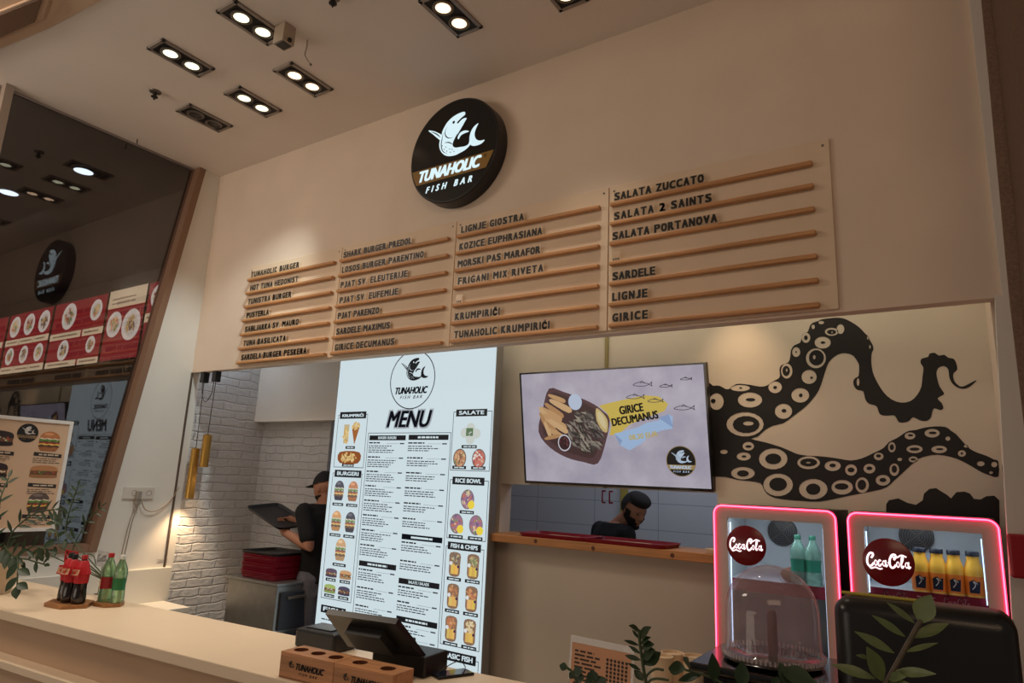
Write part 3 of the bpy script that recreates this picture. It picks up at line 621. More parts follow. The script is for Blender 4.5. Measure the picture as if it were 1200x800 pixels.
# ------------------------------------------------------------------ lit menu panel
YM = 3.42; MX0, MX1, MZ0, MZ1 = -3.856, -2.414, -1.45, .93
t = thing('menu_lightbox', 'tall glowing white menu panel headed by a fish emblem', 'menu panel', ((MX0+MX1)/2, YM, FL))
part('casing', MB().box((MX0, YM, MZ0), (MX1, YM+.07, MZ1), mat('lightbox_side', (150, 148, 146), .4, .5), .003), t)
part('foot', MB().box((MX0+.1, YM-.06, FL), (MX1-.1, YM+.12, FL+.03), darkm, .004).box((MX0+.5, YM+.01, FL+.03), (MX1-.5, YM+.06, MZ0+.01), darkm), t)
EM = .80; white_l = ink((222, 240, 246), EM); dkn = ink((34, 38, 48), .30); ln = ink((70, 76, 86), .5)
A = Art(frameY(0, YM, 0)); A.poly(rect(MX0+.006, MZ0+.006, MX1-.006, MZ1-.006), white_l, 0); face = part('lit_face', A, t)
A = Art(frameY(0, YM, 0), base=.001)
lc = (-3.118, .672); lr = .205
A.holes([ellipse(*lc, lr, lr, 60), ellipse(*lc, lr-.007, lr-.007, 60)[::-1]], dkn, 1)
emblem(A, lc[0]+.005, lc[1]+.015, lr*.92, dkn, white_l, 1); A.text('TUNAHOLIC', lc[0]-.145, lc[0]+.145, lc[1]-.098, lc[1]-.052, dkn, 1, bold=.05, shear=.33); A.text('FISH BAR', lc[0]-.10, lc[0]+.10, lc[1]-.132, lc[1]-.110, dkn, 1, bold=.02, shear=.33, spacing=1.5)
part('fish_emblem', A, face)
A = Art(frameY(0, YM, 0), base=.001); A.text('MENU', -3.325, -2.915, .340, .462, ink((170, 178, 186), EM), 1, bold=.06, shear=.28); A.text('MENU', -3.318, -2.922, .347, .455, dkn, 2, bold=.035, shear=.28); part('heading', A, face)
A = Art(frameY(0, YM, 0), base=.001)
def outline(x0, y0, x1, y1, m_=ln, w=.004): A.stroke([(x0, y0), (x1, y0), (x1, y1), (x0, y1)], w, m_, 1, closed=True)
def head(x0, y0, x1, y1, s_): A.poly(rect(x0, y0, x1, y1), dkn, 2); A.text(s_, x0+.10*(x1-x0), x1-.10*(x1-x0), y0+.26*(y1-y0), y1-.22*(y1-y0), white_l, 3, bold=.045)
def cap(x0, x1, y): A.poly(rect(x0, y-.010, x1, y+.010), dkn, 2); lines(A, x0+.015, x1-.01, y-.004, 1, .01, .007, white_l, 3, False)
FR = [(232, 184, 92), (214, 158, 70), (244, 206, 120)]
outline(-3.815, .065, -3.515, .440); head(-3.800, .412, -3.530, .462, 'KRUMPIRIĆI')
A.poly([(-3.745, .37), (-3.69, .37), (-3.695, .235), (-3.74, .235)], ink((206, 190, 150), EM), 2); bits(A, -3.717, .30, .022, .06, FR, 16, .012, EM, 3)
A.poly([(-3.665, .35), (-3.585, .35), (-3.625, .225)], ink((170, 104, 54), EM), 2); bits(A, -3.625, .355, .035, .025, FR, 14, .012, EM, 3); cap(-3.71, -3.615, .205)
A.poly(rect(-3.765, .115-.0, -3.565, .185-.0), ink((150, 84, 40), EM), 2) if False else None
A.poly(smooth([(-3.765, .172), (-3.565, .172), (-3.572, .095), (-3.758, .095)], 3), ink((150, 84, 40), EM), 2); bits(A, -3.665, .134, .085, .03, FR, 40, .010, EM, 3); cap(-3.73, -3.61, .080)
outline(-3.815, -.83, -3.520, .022); head(-3.798, -.005, -3.527, .045, 'BURGERI')
BL, BR = (44, 42, 56), (200, 116, 66)
for cx, cy, bn in ((-3.735, -.10, BL), (-3.595, -.10, BR), (-3.735, -.31, (222, 150, 80)), (-3.595, -.31, BL)):
    burger(A, cx, cy, .095, .14, EM, bn, 2); cap(cx-.055, cx+.055, cy-.095)
burger(A, -3.665, -.50, .10, .15, EM, (216, 160, 100), 2); cap(-3.73, -3.60, -.60)
for cx, cy, bn in ((-3.735, -.66, (100, 84, 104)), (-3.595, -.66, (216, 168, 120)), (-3.735, -.765, (170, 190, 110)), (-3.595, -.765, (84, 78, 100))):
    sandwich(A, cx, cy, .115, .06, EM, bn, 2); cap(cx-.05, cx+.05, cy-.045)
head(-3.805, -.925, -3.560, -.875, 'FISH'); A.poly(ellipse(-3.60, -1.06, .06, .06, 20), ink((250, 214, 60), EM), 2); lines(A, -3.79, -3.68, -.97, 9, .03, .008, ln, 2)
outline(-3.492, -1.12, -2.748, .307)
outline(-2.735, .070, -2.430, .440); head(-2.715, .410, -2.468, .455, 'SALATE')
for q in ((0, .03), (-.045, .0), (.045, -.005), (.0, -.04)): A.poly(ellipse(-2.59+q[0], .305+q[1], .035, .033, 16), ink((214, 220, 214), EM), 2)
A.poly(rect(-2.625, .285, -2.57, .335), ink((96, 128, 84), EM), 3); bits(A, -2.597, .31, .02, .018, [(230, 230, 220), (60, 90, 60)], 8, .007, EM, 4); cap(-2.655, -2.535, .218)
bowl(A, -2.665, .145, .052, .060, EM, [(196, 120, 70), (120, 60, 40), (228, 180, 120), (90, 110, 50)], 2); bowl(A, -2.515, .145, .052, .060, EM, [(206, 92, 70), (240, 230, 220), (160, 50, 44), (220, 150, 110)], 2); cap(-2.72, -2.61, .088); cap(-2.57, -2.46, .088)
outline(-2.730, -.345, -2.432, .010); head(-2.712, -.018, -2.462, .030, 'RICE BOWL')
BC = [(150, 84, 120), (196, 84, 60), (96, 130, 70), (232, 200, 150), (84, 60, 110)]
for cx, cy in ((-2.585, -.105), (-2.66, -.255), (-2.510, -.255)):
    bowl(A, cx, cy, .052, .060, EM, BC, 2, (104, 84, 90)); A.poly(ellipse(cx+.032, cy-.032, .026, .026, 16), ink((250, 222, 74), EM), 6); cap(cx-.055, cx+.055, cy-.078)
outline(-2.730, -.962, -2.440, -.395); head(-2.718, -.412, -2.462, -.366, 'FISH & CHIPS')
FF = [[(110, 96, 80), (190, 170, 120), (80, 66, 56)], [(200, 180, 110), (150, 120, 70), (96, 110, 60)], [(190, 110, 50), (220, 150, 80), (160, 84, 40)], [(196, 104, 50), (170, 80, 40), (226, 140, 70)], [(206, 120, 56), (186, 90, 44), (226, 160, 90)], [(230, 196, 130), (214, 170, 100), (236, 214, 160)]]
for i in range(6):
    cx = -2.655 if i % 2 == 0 else -2.515; cy = -.495-.185*(i//2); ftray(A, cx, cy, .085, .14, EM, FF[i], 2); cap(cx-.055, cx+.055, cy-.088)
head(-2.712, -1.045, -2.458, -.992, 'BASIC FISH'); outline(-2.728, -1.40, -2.440, -1.018)
def bar(x0, x1, y, s_): A.poly(rect(x0, y-.017, x1, y+.017), dkn, 2); (A.text(s_, (x0+x1)/2-.085, (x0+x1)/2+.085, y-.008, y+.009, white_l, 3, bold=.03) if s_ else lines(A, (x0+x1)/2-.09, (x0+x1)/2+.09, y-.006, 1, .01, .012, white_l, 3, False))
def items(x0, x1, y, n, pitch, rows):
    for i in range(n):
        yy = y-i*pitch; lines(A, x0, x0+.45*(x1-x0), yy, 1, .01, .009, dkn, 2); lines(A, x0, x0+.80*(x1-x0), yy-.020, rows, .0145, .006, ln, 2)
        A.poly(rect(x1-.05, yy-.004, x1-.01, yy+.004), ln, 2); A.poly(rect(x0+.5*(x1-x0), yy-.001, x1-.06, yy+.0005), ln, 2)
bar(-3.478, -3.136, .274, 'BURGERI / BURGERS'); items(-3.478, -3.136, .235, 8, .098, 4)
bar(-3.474, -3.134, -.567, ''); items(-3.474, -3.134, -.61, 3, .115, 4)
bar(-3.110, -2.766, .277, ''); items(-3.110, -2.766, .235, 6, .098, 3)
bar(-3.104, -2.764, -.366, 'KRUMPIRIĆI / FRENCH FRIES') if False else bar(-3.104, -2.764, -.366, '')
bar(-3.106, -2.765, -.14-.226, '')
items(-3.104, -2.764, -.405, 2, .115, 3); bar(-3.104, -2.764, -.640, 'SALATE / SALADS'); items(-3.104, -2.764, -.68, 2, .09, 3); bar(-3.100, -2.762, -.869, ''); items(-3.100, -2.762, -.91, 2, .07, 2)
bar(-3.470, -2.762, -1.02, ''); items(-3.1, -2.762, -1.06, 1, .07, 3)
part('printed_menu', A, face)

# ------------------------------------------------------------------ television, leaning forward a little
tb = thing('television', 'wide wall television showing a tray of fried fish', 'television', (-1.70, YP, .0))
TW, TH = 1.19, .674; tilt = math.radians(10)
o_ = PY(615.5, 565.5, 3.565); N_ = Vector((0, -math.cos(tilt), -math.sin(tilt))); V_ = Vector((0, -math.sin(tilt), math.cos(tilt)))
# bottom-left corner and the axes of the screen; the frame is 12 mm wide
p2 = PY(836.5, 576, 3.565); U_ = (p2-o_).normalized(); TW = (p2-o_).length; V_ = (V_-U_*V_.dot(U_)).normalized(); N_ = U_.cross(V_)*1.0
if N_.y > 0: N_ = -N_
FT = (o_, U_, V_, N_)
part('casing', MB().prism(rect(0, 0, TW, TH), FT, blackp, -.045, -.002), tb)
m = MB()
for r_ in (rect(0, 0, TW, .014), rect(0, TH-.010, TW, TH), rect(0, .014, .010, TH-.010), rect(TW-.010, .014, TW, TH-.010)): m.prism(r_, FT, blackg, -.004, .004)
part('bezel', m, tb)
m = MB(); cpt = o_+U_*TW/2+V_*TH*.5-N_*.045
m.box((cpt.x-.2, cpt.y, cpt.z-.1), (cpt.x+.2, YP-.001, cpt.z+.1), darkm); part('wall_bracket', m, tb)
ET = .62
A = Art(FT, base=.0005); A.poly(rect(.010, .014, TW-.010, TH-.010), mat('screen_paper', (8, 8, 8), .25, emit=ET, ergb=(196, 190, 208)), 0); scr = part('screen', A, tb)
sm_ = _M['screen_paper'].node_tree; n = sm_.nodes.new('ShaderNodeTexNoise'); n.inputs['Scale'].default_value = 7; n.inputs['Detail'].default_value = 6; tc = sm_.nodes.new('ShaderNodeTexCoord'); r_ = sm_.nodes.new('ShaderNodeValToRGB')
r_.color_ramp.elements[0].position = .3; r_.color_ramp.elements[1].position = .7; r_.color_ramp.elements[0].color = (*lin((178, 170, 190)), 1); r_.color_ramp.elements[1].color = (*lin((206, 200, 214)), 1)
sm_.links.new(tc.outputs['Object'], n.inputs[0]); sm_.links.new(n.outputs[0], r_.inputs[0]); sm_.links.new(r_.outputs[0], sm_.nodes['Principled BSDF'].inputs['Emission Color'])
# picture elements, laid out on a 1036 x 625 grid measured from the screen's top-left corner
def T(x, y): return ((x-62)/1036*TW, TH-(y-(86-(x-62)*.040)-0)/((680-86)+(x-62)*(725-45-594)/1030)*TH)
def TP(pts): return [T(*p) for p in pts]
A = Art(FT, base=.001)
A.poly(TP(smooth([(245,172),(330,190),(425,222),(505,258),(560,300),(592,345),(560,470),(510,578),(430,570),(330,545),(230,490),(165,405),(200,280)], 3)), ink((92, 62, 66), ET), 1)
A.poly(TP(smooth([(258,195),(340,212),(420,238),(500,280),(560,330),(530,450),(490,545),(400,535),(300,500),(195,410),(222,300)], 3)), ink((70, 46, 48), ET), 1.5)
for k in range(150):
    w = rnd.uniform(0, 6.28); q = math.sqrt(rnd.random()); x = 455+100*q*math.cos(w); y = 410+118*q*math.sin(w); an = rnd.uniform(-1.3, -.1); L_ = rnd.uniform(36, 66)
    dx, dy = L_*math.cos(an), -L_*math.sin(an)*1.0; cc = rnd.choice([(72, 66, 62), (104, 96, 90), (140, 132, 122), (50, 44, 42), (166, 156, 140)])
    A.poly(TP([(x-dx/2, y-dy/2), (x-dy*.13, y+dx*.13), (x+dx/2, y+dy/2), (x+dy*.13, y-dx*.13)]), ink(cc, ET), 2+(k % 8)*.3)
for k, (x, y, an, L_) in enumerate([(290,225,.35,90),(310,265,.45,120),(270,290,.6,110),(250,310,.5,120),(225,330,.9,120),(205,350,1.1,90),(270,350,.5,130),(290,375,.55,110),(240,380,.7,110),(265,410,.45,100),(225,395,1.2,80),(250,435,-.2,80)]):
    dx, dy = L_/2*math.cos(an), L_/2*math.sin(an); wx, wy = -dy*.26, dx*.26
    A.poly(TP(smooth([(x-dx+wx*.7, y-dy+wy*.7), (x-dx-wx*.7, y-dy-wy*.7), (x+dx-wx, y+dy-wy), (x+dx+wx, y+dy+wy)], 3)), ink([(214, 168, 118), (228, 186, 136), (196, 148, 100)][k % 3], ET), 5+k*.25)
A.poly(TP(ellipse(400, 246, 40, 44, 24)), ink((206, 220, 244), ET), 9); A.poly(TP(ellipse(323, 466, 39, 45, 24)), ink((222, 222, 232), ET), 9); A.poly(TP(ellipse(323, 466, 33, 38, 24)), ink((58, 24, 32), ET), 9.5); bits(A, *T(323, 466), .03, .03, [(90, 34, 44), (40, 16, 24), (110, 60, 64)], 14, .006, ET, 10)
A.poly(TP(smooth([(520,282),(550,300),(580,345),(578,400),(565,412),(540,390),(518,340)], 3)), ink((222, 196, 132), ET), 9); A.poly(TP(smooth([(528,296),(556,320),(570,360),(568,392),(545,372),(528,335)], 3)), ink((236, 218, 168), ET), 9.4)
pic = part('dish_picture', A, scr)
A = Art(FT, base=.001)
A.poly(TP([(535,268),(600,252),(700,232),(790,215),(860,222),(905,262),(885,300),(800,330),(700,370),(640,420),(585,428),(600,370),(580,310)]), ink((228, 200, 92), ET), 1)
A.poly(TP([(612,418),(660,408),(740,385),(790,362),(850,350),(905,318),(925,330),(918,395),(870,402),(800,425),(760,470),(690,508),(640,480)]), ink((178, 208, 246), ET), 2); A.poly(TP([(612,418),(655,455),(640,480)]), ink((150, 176, 216), ET), 3); A.poly(TP([(850,335),(905,318),(925,390)]), ink((150, 178, 222), ET), 3)
A.text('GIRICE', *[T(652,0)[0], T(778,0)[0]], T(715,312)[1]-.004, T(715,312)[1]+.040, ink((24, 22, 26), .3), 4, bold=.042, rot=.13) 
A.text('DECUMANUS', *[T(607,0)[0], T(855,0)[0]], T(607,378)[1], T(607,378)[1]+.042, ink((24, 22, 26), .3), 4, bold=.042, rot=.15)
A.text('08,30 EUR', *[T(695,0)[0], T(845,0)[0]], T(695,458)[1], T(695,458)[1]+.032, ink((214, 190, 96), ET), 4, bold=.02, rot=.14); part('price_caption', A, scr)
A = Art(FT, base=.001)
for x, y, w in ((780,155,50),(900,166,32),(1002,130,28),(738,222,48),(842,244,40),(984,284,50)):
    A.stroke(TP(smooth([(x-w, y+3), (x-w*.3, y-w*.22), (x+w*.4, y-w*.08), (x+w*.72, y-w*.02), (x+w, y-w*.24), (x+w*.92, y+w*.02), (x+w, y+w*.22), (x+w*.7, y+w*.06), (x+w*.2, y+w*.2), (x-w*.5, y+w*.2)], 3)), .0035, ink((70, 66, 84), ET), 5, closed=True); A.stroke(TP([(x-w*.2, y-w*.1), (x-w*.1, y-w*.36), (x+w*.3, y-w*.12)]), .003, ink((70, 66, 84), ET), 5)
part('fish_drawings', A, scr)
A = Art(FT, base=.001); badge(A, *T(951, 566), .082, ink((14, 14, 18), .3), ink((204, 224, 246), ET), ink((176, 148, 96), ET), 4, ink((150, 130, 90), ET)); part('logo', A, scr)

# ------------------------------------------------------------------ octopus decal on the partition
def mp(p): q = PY(820+p[0]*.31667, 350+p[1]*.31667, YP); return (q.x, q.z)
OUT = [(20,335),(50,322),(75,322),(95,333),(110,333),(130,318),(150,314),(185,318),(225,325),(250,320),(275,303),(290,296),(297,285),(295,262),(303,245),(328,235),(335,215),(338,190),(350,172),(372,162),(378,140),(385,128),(400,122),(408,100),(420,88),(440,82),(450,76),(480,72),(500,70),(530,72),(560,85),(590,105),(612,128),(625,140),(628,150),(640,170),(643,188),(637,200),(635,230),(640,270),(655,305),(680,345),(710,372),(745,384),(780,378),(805,355),(820,325),(824,290),(828,255),(818,240),(820,222),(845,215),(850,203),(870,200),(885,210),(905,207),(920,218),(940,222),(950,240),(953,262),(940,275),(938,290),(945,308),(960,322),(975,324),(995,315),(1020,302),(1022,306),(1000,325),(980,333),(958,330),(938,317),(926,298),(922,280),(920,262),(908,250),(895,250),(882,258),(876,275),(880,300),(888,325),(902,345),(902,355),(880,368),(895,385),(902,405),(890,412),(868,405),(860,420),(855,440),(840,452),(815,450),(790,438),(775,452),(755,458),(735,455),(722,432),(700,432),(680,432),(665,425),(658,405),(650,395),(625,388),(612,370),(605,342),(585,338),(572,325),(568,305),(577,292),(588,285),(590,250),(585,235),(570,212),(550,203),(525,202),(500,213),(478,235),(466,265),(455,300),(440,340),(415,375),(385,405),(345,435),(310,460),(270,470),(240,487),(215,510),(190,518),(240,530),(300,548),(340,565),(365,575),(400,580),(440,582),(480,586),(520,592),(560,598),(600,590),(640,572),(680,552),(700,530),(730,515),(755,498),(775,488),(800,485),(830,477),(870,472),(910,474),(930,488),(950,502),(975,530),(1000,555),(1030,570),(1060,580),(1090,595),(1105,602),(1105,658),(1070,652),(1040,640),(1010,622),(970,600),(930,585),(880,577),(840,582),(810,592),(785,612),(750,645),(720,672),(690,698),(640,712),(560,727),(500,740),(440,750),(380,748),(330,744),(280,737),(250,722),(236,702),(225,682),(180,674),(140,670),(100,660),(60,657),(20,655)]
SUCK = [(62,380,27,31,50,378,9,8),(150,330,36,12,152,330,6,3),(186,374,45,28,188,373,18,6),(168,464,69,45,172,465,50,32,180,461,20,8),(279,327,25,22,279,328,7,6),(372,357,33,27,374,357,7,7),(310,416,32,28,312,414,9,7),(405,289,28,26,414,292,5,5),(430,220,37,37,432,218,28,29,424,216,5,8),(322,267,21,28,320,267,14,19,322,264,3,6),(455,162,30,22,456,162,9,5),(357,197,15,18,357,197,3,4),(393,144,16,19,393,144,7,9),(488,122,25,15,488,123,17,9,490,124,3,3),(521,112,14,18),(450,88,10,6),(420,104,6,8),(630,178,3,7),(622,145,3,6),
 (180,545,21,16,180,546,12,5),(163,583,26,15,164,583,9,4),(90,566,14,8),(160,645,44,23,160,646,22,12),(272,592,53,39,272,592,30,20),(290,688,55,42,290,686,33,25),(403,606,42,24,403,605,32,15,402,606,9,3),(420,704,53,38,420,704,27,21),(492,618,30,19,492,616,12,7),(560,633,22,21,560,633,13,9),(527,697,40,27,525,694,26,12),(628,628,22,18,628,627,11,7),(601,689,25,29,600,688,16,19),(678,671,27,20,678,670,13,8),(662,583,18,14,662,581,9,6),(711,549,14,19,711,549,8,11),(720,632,18,23,720,630,10,14),(740,594,9,6),(795,556,30,15,795,556,19,6),(790,594,17,11,790,594,10,4),(778,507,20,13,780,505,10,4),(860,497,28,16,862,496,15,5),(918,517,9,8),(886,557,29,14,888,556,14,4),(970,572,15,12,970,572,5,4),(1040,610,14,9),(985,545,8,5),(1078,643,7,5),(1090,613,11,10),(586,308,5,14)]
loops = [[mp(p) for p in smooth(OUT, 2)]]; isl = []
for q in SUCK:
    loops.append([mp(p) for p in ellipse(q[0], q[1], q[2], q[3], 18)][::-1])
    if len(q) >= 8:
        l2 = [[mp(p) for p in ellipse(q[4], q[5], q[6], q[7], 14)]]
        if len(q) == 12: l2.append([mp(p) for p in ellipse(q[8], q[9], q[10], q[11], 10)][::-1])
        isl.append(l2)
OUT3 = [(690,760),(700,745),(735,738),(770,755),(800,762),(825,745),(830,720),(850,703),(875,700),(890,710),(915,725),(930,738),(950,715),(980,713),(1000,720),(1015,740),(1040,742),(1060,730),(1090,728),(1108,745),(1110,900),(690,900)]
vin = mat('decal_black', (13, 12, 14), .55)
A = Art(frameY(0, YP, 0), base=.0012); A.holes(loops, vin, 0)
for l2 in isl: A.holes(l2, vin, 0)
A.poly([mp(p) for p in OUT3], vin, 0)
single('wall_decal', A, 'black octopus tentacles with pale suckers stuck on the beige wall', 'wall decal')
m = MB(); FS = (Vector((.135, 0, 0)), Vector((0, 1, 0)), Vector((0, 0, 1)), Vector((-1, 0, 0)))
A = Art(FS, base=.0012); A.poly(smooth([(3.16, .02), (3.25, .10), (3.40, .05), (3.59, .16), (3.59, -.5), (3.2, -.5)], 3), vin, 0); A.poly([(3.585, .2), (3.592, .2), (3.592, .36), (3.588, .36)], vin, 0)
single('wall_decal', A, 'black end of the tentacle decal on the narrow side wall', 'wall decal')

# ------------------------------------------------------------------ serving shelf with trays
sz = -.297
t = thing('serving_shelf', 'knotty pine shelf along the serving hatch below the television', 'shelf', (-1.8, YP, sz-.045))
part('board', MB().box((-2.56, 3.45, sz-.045), (-.97, YP, sz), shelfw, .004).box((HX0, YP-.001, sz-.045), (HX1, YP+.16, sz), shelfw), t)
m = MB()
for x, dz in ((-2.1, .02), (-1.73, .028), (-1.28, .024)): m.lathe([(.012, 0), (.008, .0006), (0, .0008)], (x, 3.45, sz-dz), mat('knot', (92, 50, 24), .6), 12, (0, -1, 0))
part('knots', m, t)
trayr = mat('tray_red', (140, 22, 46), .42); trayk = mat('tray_black', (30, 28, 32), .45)
def tray_mb(w, d, h, mm, world=False):
    m = MB(world); r = .05
    def ring(ins, z): 
        out = []
        for cx, cy, a0 in ((w/2-r, d/2-r, 0), (-w/2+r, d/2-r, 90), (-w/2+r, -d/2+r, 180), (w/2-r, -d/2+r, 270)):
            for k in range(6): a_ = math.radians(a0+90*k/5); out.append((cx+(r-ins)*math.cos(a_), cy+(r-ins)*math.sin(a_), z))
        return out
    rings = [ring(.016, 0), ring(.004, h*.75), ring(0, h), ring(.008, h), ring(.022, .006)]
    vs = [p for q in rings for p in q]; n = 24; fs = [list(range(n))[::-1], [4*n+k for k in range(n)]]
    for i in range(4):
        for k in range(n): fs.append([i*n+k, i*n+(k+1) % n, (i+1)*n+(k+1) % n, (i+1)*n+k])
    m.add(vs, fs, mm, False); return m
def tray(loc, rz, label, mm, w=.42, d=.30, h=.022, group='red serving trays', paper=False):
    t = thing('serving_tray', label, 'tray', loc, rz, group); part('tray_body', tray_mb(w, d, h, mm), t)
    return t
tray((-2.01, 3.59, sz), .03, 'dark red tray toward the menu end of the serving shelf', trayr, .46, .27)
tray((-1.565, 3.585, sz), -.04, 'dark red tray on the serving shelf in front of the bearded cook', trayr, .50, .27)
pk = mat('paper_kraft', (206, 174, 140), .8)
for x, y, w, lab in ((-2.02, 3.57, .20, 'kraft paper sheet lying in the red tray toward the menu end'), (-1.60, 3.56, .26, 'kraft paper sheet lying in the red tray before the cook')):
    single('paper_sheet', MB().box((x-w/2, y-.09, sz+.0075), (x+w/2, y+.09, sz+.009), pk), lab, 'paper', 'paper sheets in the trays')
m = MB().lathe([(.045, 0), (.055, .02), (.053, .022), (.042, .003), (0, .003)], (-1.075, 3.52, sz), mat('bowl_pale', (222, 206, 180), .5), 24)
single('small_bowl', m, 'small pale bowl at the cooler end of the serving shelf', 'bowl')
# tiny marks on the kitchen wall behind the cook
A = Art(frameY(0, 5.6, 0), base=.002)
q = PY(712, 582, 5.6)
for x in (-.05, .02): A.stroke([(q.x+x+.03, q.z+.05), (q.x+x, q.z+.05), (q.x+x, q.z-.05), (q.x+x+.03, q.z-.05)], .014, ink((150, 40, 50)), 1)
single('wall_sticker', A, 'two small red bracket marks on the kitchen tiles', 'sticker')
q = PY(733, 585, 5.6); single('pipe', MB().box((q.x-.03, 5.55, -.6), (q.x+.03, 5.6, 1.42), mat('pipe_yellow', (178, 158, 74), .5), .01), 'upright yellowish pipe on the kitchen tiles behind the cook', 'pipe')

# ------------------------------------------------------------------ people
skin = mat('skin', (176, 124, 98), .55); hairm = mat('hair_dark', (24, 19, 18), .8, bump=.6, bscale=260); tee = mat('tee_black', (17, 17, 21), .9, noise=.15, nscale=20); jean = mat('jeans_grey', (104, 104, 112), .9, noise=.15, nscale=30)
def remesh(mbs, mm, vox, sm_it=4):
    me = mbs.mesh('r'); o = bpy.data.objects.new('r', me); COL.objects.link(o)
    r = o.modifiers.new('r', 'REMESH'); r.mode = 'VOXEL'; r.voxel_size = vox; s_ = o.modifiers.new('s', 'SMOOTH'); s_.factor = .5; s_.iterations = sm_it
    out = evalmesh(o); bpy.data.objects.remove(o); out.materials.clear(); out.materials.append(mm)
    out.polygons.foreach_set('use_smooth', [True]*len(out.polygons)); return out
def limb(m, pts, rs, mm=None):
    P, R_ = [], []
    for i in range(len(pts)-1):
        for k in range(6): t_ = k/6; P.append(Vector(pts[i]).lerp(Vector(pts[i+1]), t_)); R_.append(rs[i]*(1-t_)+rs[i+1]*t_)
    P.append(Vector(pts[-1])); R_.append(rs[-1]); m.tube(P, R_, skin, 12); m.ball(P[0], R_[0], skin, 12); m.ball(P[-1], R_[-1], skin, 12)
def torso(m, secs, side):
    """secs: (centre, half width, half depth); side: unit vector across the shoulders"""
    n = 20; vs = []; fs = []; s_ = Vector(side).normalized(); f = Vector((0, 0, 1)).cross(s_).normalized()
    for c, a_, b_ in secs:
        for k in range(n): w = 2*math.pi*k/n; vs.append(Vector(c)+s_*a_*math.cos(w)+f*b_*math.sin(w))
    for i in range(len(secs)-1):
        for k in range(n): fs.append([i*n+k, i*n+(k+1) % n, (i+1)*n+(k+1) % n, (i+1)*n+k])
    fs += [list(range(n))[::-1], [(len(secs)-1)*n+k for k in range(n)]]; m.add(vs, fs, skin, True)
def headM(c, yaw, pitch, roll=0): return Matrix.Translation(c) @ Matrix.Rotation(yaw, 4, 'Z') @ Matrix.Rotation(pitch, 4, 'X') @ Matrix.Rotation(roll, 4, 'Y')
def head_pts(scale=1.0, sel=None, grow=0.0):
    """head looking along +Y; returns verts and faces of a shaped skull"""
    bm = bmesh.new(); bmesh.ops.create_uvsphere(bm, u_segments=36, v_segments=26, radius=1)
    for v in bm.verts:
        x, y, z = v.co; t_ = max(0, -z)
        jx = 1-.30*t_**1.5; fy = 1-.12*t_ if y > 0 else 1-.45*t_
        v.co = Vector((x*(.076+grow)*jx, y*(.098+grow)*fy+(.018*t_ if y > 0 else .02*t_), z*(.118+grow)))
        if y > .3 and abs(x) < .75 and abs(z) < .16: v.co.y -= .006*(1-abs(abs(x)-.38)/.4) if abs(abs(x)-.38) < .3 else 0
    if sel:
        kill = [v for v in bm.verts if not sel(v.co)]; bmesh.ops.delete(bm, geom=kill, context='VERTS')
    bm.verts.index_update(); out = ([v.co.copy() for v in bm.verts], [[v.index for v in f.verts] for f in bm.faces]); bm.free(); return out
def add_head(m, M):
    vs, fs = head_pts(); m.add([M @ v for v in vs], fs, skin, True)
    m.ball(M @ Vector((0, .098, -.018)), (.013, .020, .020), skin, 10, M.to_3x3()); m.ball(M @ Vector((0, .092, .004)), (.009, .014, .022), skin, 10, M.to_3x3())
    m.ball(M @ Vector((0, .084, .028)), (.045, .012, .010), skin, 10, M.to_3x3()); m.ball(M @ Vector((0, .088, -.058)), (.022, .010, .006), skin, 10, M.to_3x3()); m.ball(M @ Vector((0, .086, -.070)), (.019, .010, .007), skin, 10, M.to_3x3()); m.ball(M @ Vector((0, .078, -.096)), (.024, .018, .016), skin, 10, M.to_3x3())
    for sx in (-1, 1): m.ball(M @ Vector((sx*.077, -.006, -.008)), (.010, .020, .031), skin, 10, M.to_3x3())
def add_hand(m, wrist, aim, palm_n, curl=.5, thumb=1):
    a_ = Vector(aim).normalized(); n = Vector(palm_n); n = (n-a_*n.dot(a_)).normalized(); s_ = a_.cross(n)
    w = Vector(wrist); m.tube([w, w+a_*.03, w+a_*.075, w+a_*.088], [.022, .027, .030, .026], skin, 10)
    for k, (off, L_) in enumerate(((-.027, .066), (-.009, .076), (.009, .072), (.026, .056))):
        p = w+a_*.082+s_*off; pts = [p]; d = a_.copy()
        for j, f in enumerate((.44, .32, .24)):
            an = curl*(.5+.35*j); d = (d*math.cos(an)+n*math.sin(an)).normalized(); pts.append(pts[-1]+d*L_*f)
        m.tube(pts, [.0095, .009, .008, .0065], skin, 8); m.ball(pts[-1], .0065, skin, 8)
    p = w+a_*.028-s_*.024*thumb; q = p+(a_*.6-s_*.75*thumb+n*.2).normalized()*.035; r = q+(a_*.85+n*.45*curl).normalized()*.034; m.tube([p, q, r], [.013, .011, .008], skin, 8); m.ball(r, .008, skin, 8)
def person(label, base, body, shirt, trousers, extras):
    t = thing('person', label, 'person', base); part('body', remesh(body, skin, .0055), t)
    part('tee_shirt', remesh(shirt, tee, .009, 3), t); part('trousers', remesh(trousers, jean, .011, 3), t)
    for nm, mb in extras: part(nm, mb, t)
    return t
def V(*a_): return Vector(a_)
